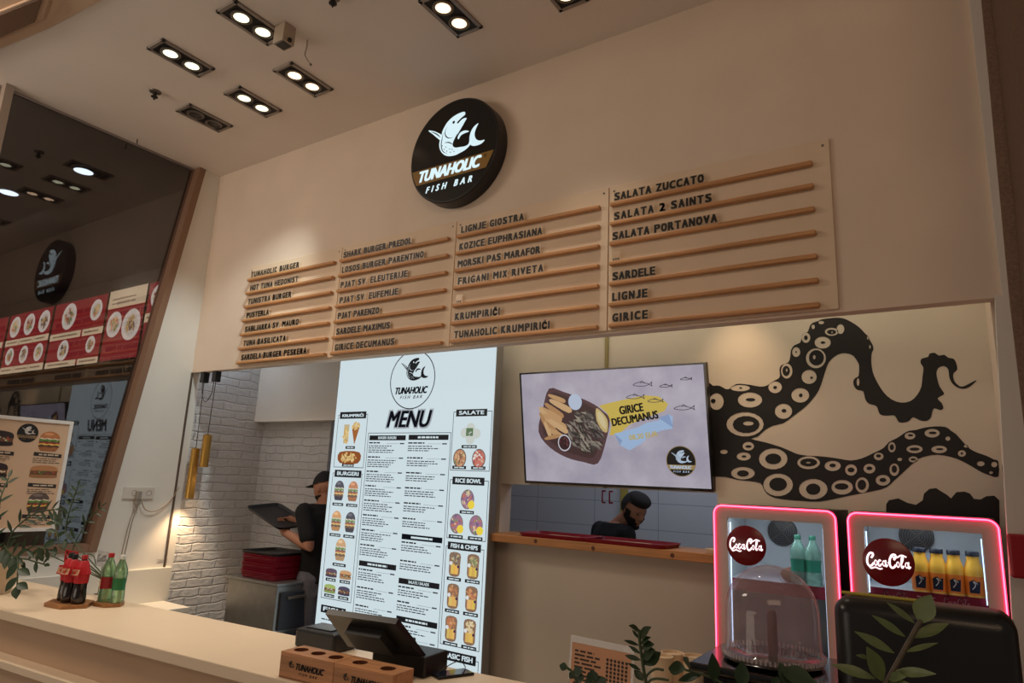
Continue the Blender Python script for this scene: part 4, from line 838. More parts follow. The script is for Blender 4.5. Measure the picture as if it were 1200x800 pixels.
# -- the man with the tray: faces the window wall, in front of the bricks
hc = PY(381, 571, 3.62); bx, by = hc.x+.02, 3.62
sh = -.165+.0; B = MB(); Sm = MB(); Tm = MB()
side = V(0, 1, 0)
Mh = headM(V(hc.x, by, hc.z), math.radians(92), math.radians(-14)); add_head(B, Mh); limb(B, [(bx+.005, by, -.22), (bx-.005, by, -.10)], [.062, .056])
secs = [(V(bx+.02, by, -.72), .165, .12), (V(bx+.02, by, -.58), .155, .112), (V(bx+.01, by, -.42), .185, .122), (V(bx+.005, by, -.28), .19, .11), (V(bx+.005, by, -.21), .12, .075)]
torso(B, secs, side); torso(Sm, [(c_+V(0, 0, -.05 if i == 0 else 0), a_+.012, b_+.014) for i, (c_, a_, b_) in enumerate(secs)], side)
T0 = PY(326, 606, 3.50)           # tray centre
for s_, el, wr in ((-1, PY(362, 640, 3.42), PY(333, 623, 3.44)), (1, PY(366, 622, 3.70), PY(350, 612, 3.60))):
    shd = V(bx, by+s_*.19, -.27); limb(B, [shd, el, wr], [.056, .044, .029]); limb(Sm, [shd, shd.lerp(el, .72)], [.070, .062])
add_hand(B, PY(333, 623, 3.44), (T0-PY(333, 621, 3.44)), V(0, .2, 1), .55, -1); add_hand(B, PY(350, 612, 3.60), (T0+V(.0, .0, .02)-PY(350, 612, 3.60)), V(0, -.3, -1), .5, 1)
for s_ in (-1, 1): limb(Tm, [(bx+.02, by+s_*.085, -.74), (bx+.0, by+s_*.09, -1.18), (bx+.04, by+s_*.09, FL+.07)], [.105, .070, .058]); limb(B, [(bx+.02, by+s_*.085, -.74), (bx+.0, by+s_*.09, -1.18), (bx+.04, by+s_*.09, FL+.06)], [.085, .055, .04])
torso(Tm, [(V(bx+.02, by, -.86), .17, .125), (V(bx+.02, by, -.70), .168, .122)], side)
vs, fs = head_pts(grow=.009, sel=lambda c_: c_.z > .030); cp = MB(); cm = mat('cap_black', (18, 18, 22), .85); cp.add([Mh @ v for v in vs], fs, cm, True); cp.prism([(-.065, .07), (.065, .07), (.055, .15), (0, .168), (-.055, .15)], (Mh @ V(0, 0, .030), Mh.to_3x3() @ V(1, 0, 0), Mh.to_3x3() @ V(0, 1, 0), Mh.to_3x3() @ V(0, 0, 1)), cm, 0, .006)
vs, fs = head_pts(grow=.007, sel=lambda c_: c_.z < -.045 and c_.y > -.02); bd = MB().add([Mh @ v for v in vs], fs, hairm, True)
def eyes(M):
    e = MB()
    for sx in (-1, 1): e.ball(M @ V(sx*.030, .080, .006), (.011, .007, .006), mat('eye', (24, 18, 16), .3), 10, M.to_3x3())
    return e
sho = MB()
for s_ in (-1, 1): sho.ball((bx-.04, by+s_*.09, FL+.04), (.13, .05, .04), blackp, 16)
person('dark man in a cap and black tee tilting a tray by the bricks', (bx, by, FL), B, Sm, Tm, [('cap', cp), ('beard', bd), ('eyes', eyes(Mh)), ('shoes', sho)])
tr = tray_mb(.44, .32, .022, trayk); ax = (PY(352, 626, 3.52)-PY(299, 591, 3.50)).normalized(); ay = V(.35, .93, -.05); ay = (ay-ax*ay.dot(ax)).normalized(); az = ax.cross(ay)
me = tr.mesh('tray'); me.transform(Matrix(((ax.x, ay.x, az.x, T0.x), (ax.y, ay.y, az.y, T0.y), (ax.z, ay.z, az.z, T0.z+ZC), (0, 0, 0, 1))))
single('serving_tray', me, 'black tray held tilted in the hands of the man in a cap', 'tray')
# -- the cook behind the hatch
YK = 4.55; hk = PY(743, 596, YK); bx, by = hk.x-.19, YK+.06
B = MB(); Sm = MB(); Tm = MB()
Mh = headM(V(hk.x, YK, hk.z), math.radians(-116), math.radians(-30)); add_head(B, Mh); limb(B, [(bx+.03, by, hk.z-.15), (hk.x-.05, YK+.02, hk.z-.06)], [.07, .060])
z0 = hk.z-.125; side = V(.80, -.60, 0)
secs = [(V(bx, by, z0-.50), .165, .115), (V(bx, by, z0-.36), .16, .11), (V(bx, by, z0-.20), .19, .125), (V(bx, by, z0-.06), .195, .11), (V(bx+.02, by, z0+.02), .12, .08)]
torso(B, secs, side); torso(Sm, [(c_+V(0, 0, -.08 if i == 0 else 0), a_+.012, b_+.013) for i, (c_, a_, b_) in enumerate(secs)], side)
for s_ in (-1, 1):
    shd = V(bx, by, z0-.05)+side.normalized()*.195*s_; el = shd+V(.03*s_, -.02, -.27); wr = el+V(.16, -.16, -.02)
    limb(B, [shd, el, wr], [.056, .045, .03]); limb(Sm, [shd, shd.lerp(el, .8)], [.07, .062]); add_hand(B, wr, V(.7, -.7, -.1), V(0, 0, -1), .45, s_)
    hp = V(bx, by, z0-.52)+side.normalized()*.085*s_; limb(Tm, [hp, hp+V(0, 0, -.42), V(hp.x, hp.y, FL+.07)], [.105, .07, .058]); limb(B, [hp, hp+V(0, 0, -.42), V(hp.x, hp.y, FL+.05)], [.085, .055, .04])
torso(Tm, [(V(bx, by, z0-.66), .17, .125), (V(bx, by, z0-.50), .165, .12)], side)
vs, fs = head_pts(grow=.012, sel=lambda c_: c_.z > .050 or (c_.y < .01 and c_.z > -.035)); hr = MB().add([Mh @ v for v in vs], fs, hairm, True); hr.ball(Mh @ V(0, .025, .090), (.074, .088, .046), hairm, 16, Mh.to_3x3())
vs, fs = head_pts(grow=.007, sel=lambda c_: (c_.z < -.046 and c_.y > -.03) or (c_.z < -.028 and abs(c_.x) > .026 and c_.y > 0) or (abs(c_.x) > .050 and c_.z < .02 and -.02 < c_.y < .055)); bd = MB().add([Mh @ v for v in vs], fs, hairm, True)
sho = MB()
for s_ in (-1, 1): hp = V(bx, by, 0)+side.normalized()*.085*s_; sho.ball((hp.x+.04, hp.y-.04, FL+.04), (.07, .10, .04), blackp, 16)
person('bearded cook in a black tee looking down behind the serving hatch', (bx, by, FL), B, Sm, Tm, [('hair', hr), ('beard', bd.ball(Mh @ V(0, .074, -.098), (.032, .024, .022), hairm, 12, Mh.to_3x3())), ('eyes', eyes(Mh)), ('shoes', sho)])

# ------------------------------------------------------------------ steel cabinet with stacked trays by the bricks
c0 = PY(325, 684, 3.22); czt = c0.z; cx1 = c0.x; cx0 = PY(268, 680, 3.22).x
t = thing('steel_cabinet', 'low steel cabinet with dark drawers below the tray piles', 'cabinet', ((cx0+cx1)/2, 3.45, FL))
part('body', MB().box((cx0, 3.22, FL+.05), (cx1, 3.75, czt-.02), steelm, .004), t); part('top', MB().box((cx0-.01, 3.21, czt-.02), (cx1+.01, 3.76, czt), steelm, .004), t)
for k in range(2):
    zz = czt-.06-.27*k; d_ = part('drawer', MB().box((cx1, 3.25, zz-.25), (cx1+.018, 3.73, zz), mat('drawer_dark', (44, 46, 54), .5), .006), t); part('handle', MB().box((cx1+.018, 3.30, zz-.05), (cx1+.032, 3.68, zz-.03), greym, .003), d_)
part('feet', MB().box((cx0+.02, 3.25, FL), (cx0+.07, 3.30, FL+.05), darkm).box((cx1-.07, 3.25, FL), (cx1-.02, 3.30, FL+.05), darkm).box((cx0+.02, 3.68, FL), (cx0+.07, 3.73, FL+.05), darkm).box((cx1-.07, 3.68, FL), (cx1-.02, 3.73, FL+.05), darkm), t)
tw = (cx1-cx0)*1.02; tcx = (cx0+cx1)/2-.01
NT = 11; pitch = .0145
first = None
for k in range(NT+1):
    lab = ('red tray %s from the bottom of the pile on the steel cabinet' % ORD[k]) if k < NT else 'black tray topping the pile of red trays on the cabinet'
    p = (tcx+.004*math.sin(k*2.1), 3.40+.004*math.cos(k*1.7), czt+k*pitch+.0005)
    if k == 0: first = tray(p, 0, lab, trayr, .40, .32, .022, 'piled red trays')
    elif k < NT: dup(first, p, 0, lab)
    else: tray((p[0], p[1], p[2]+.002), 0, lab, trayk, .42, .335, .026, 'piled black trays')
fb = None
for k in range(6):
    p = (tcx+.16+.30-.0, 3.60, czt+k*pitch+.0005) if False else (cx1+.30, 3.52, czt+k*pitch)
# ------------------------------------------------------------------ pendants
brass = mat('brass', (196, 152, 78), .3, .9)
def pendant(x, y, zt_, zb_, px, py, label, glow=0):
    t = thing('pendant_lamp', label, 'pendant lamp', (px, py, zb_), 0, 'brass tube pendants')
    part('ceiling_box', MB().box((x-.025, y-.025, .69), (x+.025, y+.025, .7745), blackp, .003), t)
    m = MB().tube([(x, y, .69), V(x, y, .69).lerp(V(px, py, zt_), .3), (px, py, zt_)], .0028, blackp, 6); part('cord', m, t)
    part('tube_shade', MB().lathe([(.006, zt_-zb_+.012), (.012, zt_-zb_+.01), (.033, zt_-zb_), (.034, 0), (.031, 0), (.031, zt_-zb_-.01)], (px, py, zb_), brass, 24), t); part('lamp_face', MB().lathe([(.030, .02), (0, .022)], (px, py, zb_), mat('pendant_glow', (255, 220, 170), emit=7, ergb=(255, 206, 140)), 16), t)
    if glow: lamp('pendant_glow', 'SPOT', (px, py, zb_-.01), glow, (1, .66, .36), (px-.02, py, zb_-1), spot_size=math.radians(95), spot_blend=.7, shadow_soft_size=.03)
a1 = PY(240, 441, D+.035); a2 = PY(254, 439, D+.035)
b1 = PY(231, 526, 3.14); b2 = PY(225.5, 584, 3.14); c1 = PY(240, 510, 3.14); c2 = PY(236.5, 547, 3.14)
pendant(a1.x, D+.035, b1.z, b2.z, (b1.x+b2.x)/2, 3.12, 'longer brass tube pendant, the one closer to the wall socket', 14)
pendant(a2.x, D+.035, c1.z, c2.z, (c1.x+c2.x)/2+.015, 3.15, 'shorter brass tube pendant hanging a little higher', 5)
q = a1+V(0, 0, -.08)
single('lamp_cable', MB().tube([tuple(p) for p in smooth([(a1.x+.01, D+.02, .70), (a1.x+.02, D+.02, .60), ((a1.x+a2.x)/2, D+.02, .53), (a2.x-.01, D+.02, .60), (a2.x-.005, D+.02, .70)], 5, False)], .0028, blackp, 6), 'black cable looped between the two pendant boxes', 'cable')

# ------------------------------------------------------------------ long counter
CA = math.radians(4.8); CU = V(math.cos(CA), math.sin(CA), 0); CN = V(-math.sin(CA), math.cos(CA), 0); CO = V(-3.0, 1.606, 0)
CT = -.70
def CP(s_, d, z=CT): return CO+CU*s_+CN*d+V(0, 0, z)
Mc = Matrix.Translation(CO) @ Matrix.Rotation(CA, 4, 'Z')
ctop = mat('counter_top', (240, 220, 192), .38, noise=.03, nscale=3); cfr = mat('counter_front', (196, 166, 138), .5, noise=.04, nscale=3)
t = thing('service_counter', 'long pale counter running along the front of the bar', 'counter', (CP(0, .25).x, CP(0, .25).y, FL))
S0, S1 = -2.14, 3.19
part('worktop', MB().box((S0, 0, CT-.045), (S1, .50, CT), ctop, .004, Mc), t); part('front_panel', MB().box((S0, .045, FL+.02), (S1-.02, .09, CT-.045), cfr, 0, Mc), t)
part('lower_ledge', MB().box((S0, -.035, CT-.235), (1.3, .045, CT-.200), ctop, .004, Mc).box((1.3, -.36, CT-.235), (S1-.02, .045, CT-.200), ctop, .004, Mc), t); part('plinth', MB().box((S0, -.02, FL), (1.3, .045, CT-.235), cfr, 0, Mc).box((1.3, -.33, FL), (S1-.02, .045, CT-.235), cfr, 0, Mc).box((S0, .09, FL), (S1-.05, .46, CT-.06), cfr, 0, Mc), t)

# poster by the window
t = thing('poster_frame', 'white framed poster of burgers in front of the window', 'poster', (XL+.03, 1.97, -.44))
py0, py1, pz0, pz1 = 1.70, 2.226, -.443, .291
FP = (V(XL+.045, py0, pz0), V(0, 1, 0), V(0, 0, 1), V(1, 0, 0)); PW, PH = py1-py0, pz1-pz0
m = MB()
for r_ in (rect(0, 0, PW, .022), rect(0, PH-.022, PW, PH), rect(0, .022, .022, PH-.022), rect(PW-.022, .022, PW, PH-.022)): m.prism(r_, FP, mat('poster_frame_white', (226, 222, 218), .4), -.03, .004)
part('frame', m, t); A = Art(FP, base=-.006); A.poly(rect(.02, .02, PW-.02, PH-.02), ink((212, 178, 148)), 0); sh_ = part('sheet', A, t)
part('hanger', MB().box((XL-.055, py0+.06, pz1-.10), (XL+.016, py0+.10, pz1-.02), greym).box((XL-.055, py1-.10, pz1-.10), (XL+.016, py1-.06, pz1-.02), greym), t)
A = Art(FP, base=-.005); badge(A, PW*.5, PH*.862, .062, ink((24, 22, 22)), ink((214, 204, 196)), ink((150, 112, 64)), 1); part('logo', A, sh_)
A = Art(FP, base=-.005); dk_ = ink((40, 34, 34))
for i in range(3):
    y = PH*(.80-.275*i)
    (sandwich if i != 9 else burger)(A, PW*.20, y, .17, .10, 0, (52, 38, 40), 1); 
    if i == 1: sandwich(A, PW*.76, y, .17, .085, 0, (186, 128, 84), 1)
    else: burger(A, PW*.76, y, .125, .135, 0, (190, 120, 72) if i == 0 else (96, 80, 74), 1)
    for cx in (.23, .77):
        x0, x1 = PW*cx-.085, PW*cx+.085; A.poly([(x0, y-.098), (x1, y-.106), (x1, y-.082), (x0, y-.074)], dk_, 2); lines(A, x0+.03, x1-.02, y-.094, 1, .01, .009, ink((206, 184, 160)), 3, False); lines(A, x0, x1, y-.118, 3, .013, .005, ink((110, 90, 78)), 2)
part('printed_burgers', A, sh_)

# wall socket and its plug
sc_ = PX(162, 577.5, XL); FSo = (V(XL, sc_.y, sc_.z), V(0, 1, 0), V(0, 0, 1), V(1, 0, 0))
t = thing('wall_socket', 'white double wall socket between window frame and bricks', 'socket', (XL, sc_.y, sc_.z-.04))
part('plate', MB().prism(rect(-.115, -.042, .115, .042), FSo, mat('socket_white', (214, 206, 196), .4), 0, .012), t)
for k in (-1, 1): part('socket_cup', MB().lathe([(.021, .0125), (.021, .0132), (.016, .011), (.0, .011)], FSo[0]+V(0, k*.055+.02, 0), mat('socket_grey', (120, 112, 104), .5), 20, (1, 0, 0), cap=False), t)
t = thing('power_plug', 'grey plug in the double socket, its cables running down the wall', 'plug', (XL+.014, sc_.y+.01, sc_.z-.05))
gp_ = mat('plug_grey', (150, 142, 132), .5)
part('plug_body', MB().box((XL+.013, sc_.y-.03, sc_.z-.05), (XL+.05, sc_.y+.005, sc_.z+.015), gp_, .006).box((XL+.013, sc_.y-.028, sc_.z-.085), (XL+.045, sc_.y+.01, sc_.z-.045), gp_, .006), t)
zz = -.742
part('cable', MB().tube([tuple(p) for p in smooth([(XL+.03, sc_.y-.02, sc_.z-.08), (XL+.025, sc_.y-.05, sc_.z-.25), (XL+.02, sc_.y-.07, zz)], 4, False)], .0035, gp_, 6), t); part('cable', MB().tube([tuple(p) for p in smooth([(XL+.03, sc_.y-.005, sc_.z-.08), (XL+.025, sc_.y-.03, sc_.z-.25), (XL+.02, sc_.y-.045, zz)], 4, False)], .0035, gp_, 6), t)
part('cable', MB().tube([tuple(p) for p in smooth([(XL+.03, sc_.y+.01, sc_.z-.04), (XL+.025, sc_.y+.06, sc_.z-.12), (XL+.02, sc_.y+.15, sc_.z-.13), (XL+.012, sc_.y+.25, sc_.z-.06), (XL+.012, D+.02, sc_.z+.05)], 5, False)], .0035, mat('cable_tan', (176, 150, 124), .5), 6), t)
q = PX(190, 657, XL); A = Art((V(XL, q.y, q.z), V(0, 1, 0), V(0, 0, 1), V(1, 0, 0)), base=.001); A.poly(rect(-.045, -.018, .045, .018), ink((226, 220, 212)), 0); A.stroke([(-.038, -.012), (.038, -.012), (.038, .012), (-.038, .012)], .002, ink((160, 150, 142)), 1, closed=True); lines(A, -.03, .03, .0, 2, .009, .004, ink((140, 130, 122)), 1, False); single('wall_sticker', A, 'tiny white notice stuck low on the white wall by the bricks', 'sticker')

# ------------------------------------------------------------------ bottles, boards and cards on the counter
def hexboard(c, r, label):
    single('wooden_board', MB().prism([(r*math.cos(k*math.pi/3+.2), r*.78*math.sin(k*math.pi/3+.2)) for k in range(6)], (V(c.x, c.y, CT), V(1, 0, 0), V(0, 1, 0), V(0, 0, 1)), wood('board_wood', (166, 116, 72), .5, 'X'), .0005, .018), label, 'board', 'hexagonal wooden boards')
hb1 = PZ(70, 713, CT); hb1 = V(-3.80, 1.80, 0); hb2 = V(-3.69, 1.93, 0)
hb1 = PZ(72, 711, CT); hb2 = PZ(114, 710.5, CT)
def place(p, d): q = p.normalized(); return p
hexboard(hb1+V(-.02, .045, 0), .135, 'hexagonal wooden board under the cola bottles'); hexboard(hb2+V(.0, .055, 0), .088, 'smaller hexagonal wooden board under the green bottles')
PB = [(.030, 0), (.033, .006), (.0335, .03), (.031, .06), (.0295, .085), (.0325, .12), (.0335, .145), (.030, .165), (.020, .190), (.0135, .205), (.0125, .215)]
capr = mat('cap_red', (176, 26, 32), .4)
def bottle(loc, label, liquid, labelm, capm, script=None, h=1.0, group=None, tagm=None, clear=False):
    t = thing('bottle', label, 'bottle', loc, 0, group); P = [(r, z*h) for r, z in PB]
    part('bottle_body', MB(False).lathe(P, (0, 0, 0), liquid, 28), t)
    lb = part('bottle_label', MB(False).lathe([(.0322, .098*h), (.0332, .118*h), (.0343, .146*h)] if tagm else [(.0315, .062*h), (.0300, .085*h), (.0328, .118*h)], (0, 0, 0), labelm, 28, cap=False), t)
    part('bottle_cap', MB(False).lathe([(.0145, .212*h), (.0148, .228*h), (.012, .232*h), (0, .232*h)], (0, 0, 0), capm, 18), t)
    if tagm:
        m = MB(False); m.lathe([(.040, .142), (.020, .203), (.016, .207)], (0, 0, 0), tagm, 20, cap=False)
        F = (V(-.0, -.034, .150), V(math.cos(.08), 0, math.sin(.08)), V(0, .22, .97).normalized(), V(0, -.97, .22).normalized())
        m.prism(rect(-.046, -.020, .046, .024), F, tagm, 0, .0012); a_ = Art(F, False, base=.002); a_.poly(rect(-.040, -.014, .040, .014), ink((216, 170, 132)), 0); cola(a_, 0, .002, .05, ink((176, 24, 36)), 1); tg = part('neck_tag', m, t); part('tag_print', a_, tg)
    return t
colam = mat('cola_dark', (24, 9, 7), .16, coat=.3); redl = mat('label_red', (186, 20, 32), .45); greenp = mat('bottle_green', (165, 212, 165), .12, trans=.75, coat=.4)
z1 = CT+.0185
for k, (dx, dy, lab) in enumerate(((-.078, .012, 'cola bottle with a red neck tag, the one nearest the flower pot'), (-.012, .0, 'cola bottle with a red neck tag, between two others'), (.052, .018, 'cola bottle with a red neck tag, the one beside the green bottles'))):
    bottle((hb1.x+dx, hb1.y+dy+.03, z1), lab, colam, redl, capr if k == 2 else blackp, group='cola bottles on the counter', tagm=redl)
bottle((hb2.x-.028, hb2.y+.045, z1), 'green bottle with red cap and red label on the counter', greenp, mat('label_wine', (150, 30, 36), .5), capr, h=1.02)
bottle((hb2.x+.042, hb2.y+.07, z1), 'green bottle with white cap and green label on the counter', greenp, mat('label_green', (30, 116, 62), .5), mat('cap_white', (220, 222, 218), .4), h=1.0)
def card(px0, py0_, px1, py1_, Y, label, mm, rgb=None, stemz=None):
    c = PY((px0+px1)/2, (py0_+py1_)/2, Y); w = abs(PY(px1, py0_, Y).x-PY(px0, py0_, Y).x)*.9; h = abs(PY(px0, py1_, Y).z-PY(px0, py0_, Y).z)
    t = thing('price_card', label, 'card', (c.x, Y, CT)); F = frameY(c.x, Y, c.z); part('card', MB().prism(rect(-w/2, -h/2, w/2, h/2), F, mm, 0, .002), t)
    part('stem', MB().tube([(c.x, Y+.004, CT+.002), (c.x, Y+.004, c.z)], .0025, greym, 6).box((c.x-.02, Y-.01, CT+.0005), (c.x+.02, Y+.02, CT+.004), greym), t)
    A = Art(F, base=.0026); cola(A, 0, 0, w*.8, ink(rgb), 1); part('print', A, t)
card(75, 645, 92, 659, hb1.y+.14, 'little red card on a stem above the cola bottles', redl, (236, 226, 222))
card(113, 645, 128, 664, hb2.y+.16, 'little clear card on a stem behind the green bottles', thin_glass('clear_card', (235, 235, 235), 0, .35), (150, 146, 140))

# ------------------------------------------------------------------ plants
leafm = mat('leaf_green', (40, 62, 34), .45, noise=.25, nscale=30); leafl = mat('leaf_pale', (104, 118, 72), .45, noise=.2, nscale=30); stemm = mat('stem', (60, 76, 44), .5); stemb = mat('stem_brown', (88, 76, 58), .5); potm = mat('pot_cream', (206, 186, 160), .6)
def leaf(m, b, t_, w, n, mm, droop=.0):
    """a pointed leaf from b to t_, width w, facing n, folded along its rib"""
    b = V(*b); t_ = V(*t_); a_ = t_-b; L_ = a_.length; a_.normalize(); n = V(*n); n = (n-a_*n.dot(a_)); n = n.normalized() if n.length > 1e-5 else a_.orthogonal().normalized(); s_ = a_.cross(n)
    K = 8; vs = []; fs = []
    for i in range(K+1):
        u = i/K; ww = w/2*math.sin(math.pi*min(1, u*.94+.03))**1.05*(1-.12*u); c_ = b+a_*L_*u-n*droop*L_*u*u
        vs += [c_+s_*ww+n*ww*.28, c_, c_-s_*ww+n*ww*.28, c_-n*.0012]
    for i in range(K):
        o = i*4; q = o+4; fs += [[o, o+1, q+1, q], [o+1, o+2, q+2, q+1], [o, q, q+3, o+3], [o+2, o+3, q+3, q+2]]
    m.add(vs, fs, mm, True)
def frond(parent, pts, r, leaves, sm__=stemm, mm=leafm):
    P_ = [V(*p) for p in pts]; mn = max(.012, min((b_-a_).length for a_, b_ in zip(P_, P_[1:]))); Q_ = []
    for a_, b_ in zip(P_, P_[1:]):
        k_ = max(1, min(12, round((b_-a_).length/mn))); Q_ += [tuple(a_.lerp(b_, i/k_)) for i in range(k_)]
    Q_.append(tuple(P_[-1]))
    m = MB(); m.tube([tuple(p) for p in smooth(Q_, 4, False)], r, sm__, 6)
    for lf in leaves: leaf(m, *lf, mm)
    part('frond', m, parent)
def auto_frond(parent, pts, r, n, L_, w, face, start=.25, mm=leafm):
    P = [V(*p) for p in smooth(pts, 8, False)]; lv = []
    for k in range(n):
        u = start+(1-start)*k/max(1, n-1); i = min(len(P)-2, int(u*(len(P)-1))); p = P[i]; d = (P[i+1]-P[i]).normalized(); s_ = d.cross(V(*face)).normalized()
        q = 1 if k % 2 == 0 else -1; ll = L_*(.75+.35*math.sin(math.pi*(.2+.7*u)))
        lv.append((p, p+(d*.62+s_*.75*q+V(0, 0, -.12)).normalized()*ll, w, V(*face)+V(0, 0, .6)))
    lv.append((P[-1], P[-1]+(P[-1]-P[-3]).normalized()*L_*.8, w, V(*face)+V(0, 0, .6))); frond(parent, pts, r, lv, mm=mm)
FACE = (.55, -.8, .1)
pc = V(-4.44, 1.67, CT)
t = thing('potted_plant', 'glossy leaved plant in a cream pot at the counter end by the window', 'plant', pc)
part('pot', MB().lathe([(.075, .0005), (.105, .15), (.11, .155), (.11, .17), (.098, .17), (.09, .14)], pc, potm, 32), t); part('soil', MB().lathe([(.094, .145), (0, .15)], pc, mat('soil', (44, 34, 28), .95), 24), t)
def at(px, py, Y): return tuple(PY(px, py, Y))
b0 = (pc.x, pc.y, CT+.14)
auto_frond(t, [b0, at(17, 620, 1.70), at(42, 601, 1.76), at(64, 597, 1.80)], .004, 13, .075, .018, FACE, .25)
auto_frond(t, [b0, at(4, 640, 1.66), at(12, 648, 1.60), at(21, 656, 1.57), at(20, 686, 1.55)], .004, 10, .085, .045, FACE, .35)
auto_frond(t, [b0, at(-8, 640, 1.60), at(-5, 600, 1.6), at(10, 560, 1.66)], .004, 10, .075, .022, FACE, .3)
auto_frond(t, [b0, at(22, 650, 1.70), at(40, 640, 1.72), at(56, 644, 1.76)], .004, 7, .07, .024, FACE, .3)
auto_frond(t, [b0, at(10, 655, 1.72), at(30, 655, 1.78), at(52, 661, 1.80)], .004, 6, .07, .024, FACE, .35)
pc = V(hb1.x-.10, hb1.y+.27, CT)
t = thing('potted_plant', 'tall stemmed plant standing behind the cola bottles', 'plant', pc)
part('pot', MB().lathe([(.040, .0005), (.052, .085), (.055, .095), (.048, .095), (.045, .08)], pc, potm, 28), t); part('soil', MB().lathe([(.046, .08), (0, .084)], pc, mat('soil', (44, 34, 28), .95), 24), t)
b0 = (pc.x, pc.y, CT+.08); yb_ = pc.y
auto_frond(t, [b0, at(77, 624, yb_), at(81, 600, yb_), at(91, 570, yb_+.02)], .0035, 15, .06, .016, FACE, .3)
auto_frond(t, [b0, at(85, 645, yb_), at(102, 611, yb_+.03), at(119, 594, yb_+.05)], .0035, 9, .06, .015, FACE, .4)
auto_frond(t, [b0, at(70, 640, yb_), at(66, 622, yb_), at(64, 610, yb_)], .0035, 7, .07, .034, FACE, .3)
auto_frond(t, [b0, at(58, 650, yb_), at(50, 640, yb_), at(46, 648, yb_)], .0035, 6, .07, .034, FACE, .3)
frond(t, [b0, at(91, 661, yb_), at(104, 649, yb_), at(110, 652, yb_), at(112, 661, yb_)], .0028, [])

# ------------------------------------------------------------------ till, printer, holders, telephone
t = thing('till_terminal', 'black touchscreen till seen from behind on the counter', 'till', CP(1.33, .40))
tl, trr = PY(385, 713, 1.86), PY(467, 724.5, 1.88)
p_b = CP(1.20, .42, CT); 
bl_ = PY(411, 751, 2.02); br_ = PY(500, 768, 2.06)
Uq = (trr-tl); Vq = ((tl-bl_)+(trr-br_))/2; Nq = Uq.cross(Vq).normalized(); Nq = -Nq if Nq.y > 0 else Nq
m = MB(); vs = [bl_, br_, trr, tl]; vs2 = [v-Nq*-.0+Nq*0 for v in vs]; back = [v+Nq*.022 for v in vs]
m.add(vs+back, [[0, 1, 2, 3], [7, 6, 5, 4], [0, 4, 5, 1], [1, 5, 6, 2], [2, 6, 7, 3], [3, 7, 4, 0]], mat('till_black', (24, 23, 24), .35)); part('screen_housing', m, t)
g_ = [(v*.9+(sum(vs, V(0, 0, 0))/4)*.1)-Nq*.001 for v in vs]; part('screen_glass', MB().add(g_, [[0, 1, 2, 3]], mat('till_glass', (20, 24, 30), .1)), t)
cc = [(v*.5+(sum(vs, V(0, 0, 0))/4)*.5)+Nq*.022 for v in vs]; c2_ = [v+Nq*.030 for v in cc]
part('rear_housing', MB().add(cc+c2_, [[0, 1, 2, 3], [7, 6, 5, 4], [0, 4, 5, 1], [1, 5, 6, 2], [2, 6, 7, 3], [3, 7, 4, 0]], mat('till_dark', (20, 19, 20), .5)), t)
e0, e1 = PZ(485, 793, CT), PZ(521, 789, CT)
sb = (e0-CO).dot(CU); db = (e0-CO).dot(CN)
part('base', MB().box((sb-.20, db, CT+.0005), (sb+.045, min(.49, db+.15), CT+.072), blackp, .006, Mc), t)
mid = (bl_+br_)/2; part('stand_arm', MB().tube([mid*.75+((tl+trr)/2)*.25+Nq*.015, CP(sb-.06, db+.07, CT+.08)], [.03, .035], blackp, 10), t)
p0 = PZ(346, 757, CT); p1 = PZ(413, 768, CT); s0 = (p0-CO).dot(CU); s1 = (p1-CO).dot(CU); d0 = (p0-CO).dot(CN)
t = thing('receipt_printer', 'low black receipt printer beside the till', 'printer', CP((s0+s1)/2, d0+.06))
part('body', MB().box((s0, d0-.01, CT+.0005), (s0+.22, d0+.135, CT+.075), blackp, .012, Mc), t); part('lid', MB().box((s0+.03, d0+.02, CT+.075), (s0+.17, d0+.12, CT+.080), mat('printer_lid', (70, 74, 80), .25), .003, Mc), t)
hw = wood('holder_wood', (196, 140, 96), .5, 'X')
h0 = V(-2.075, 1.70, 0); hs = (h0-CO).dot(CU); hd = (h0-CO).dot(CN); hd = max(hd, .012)
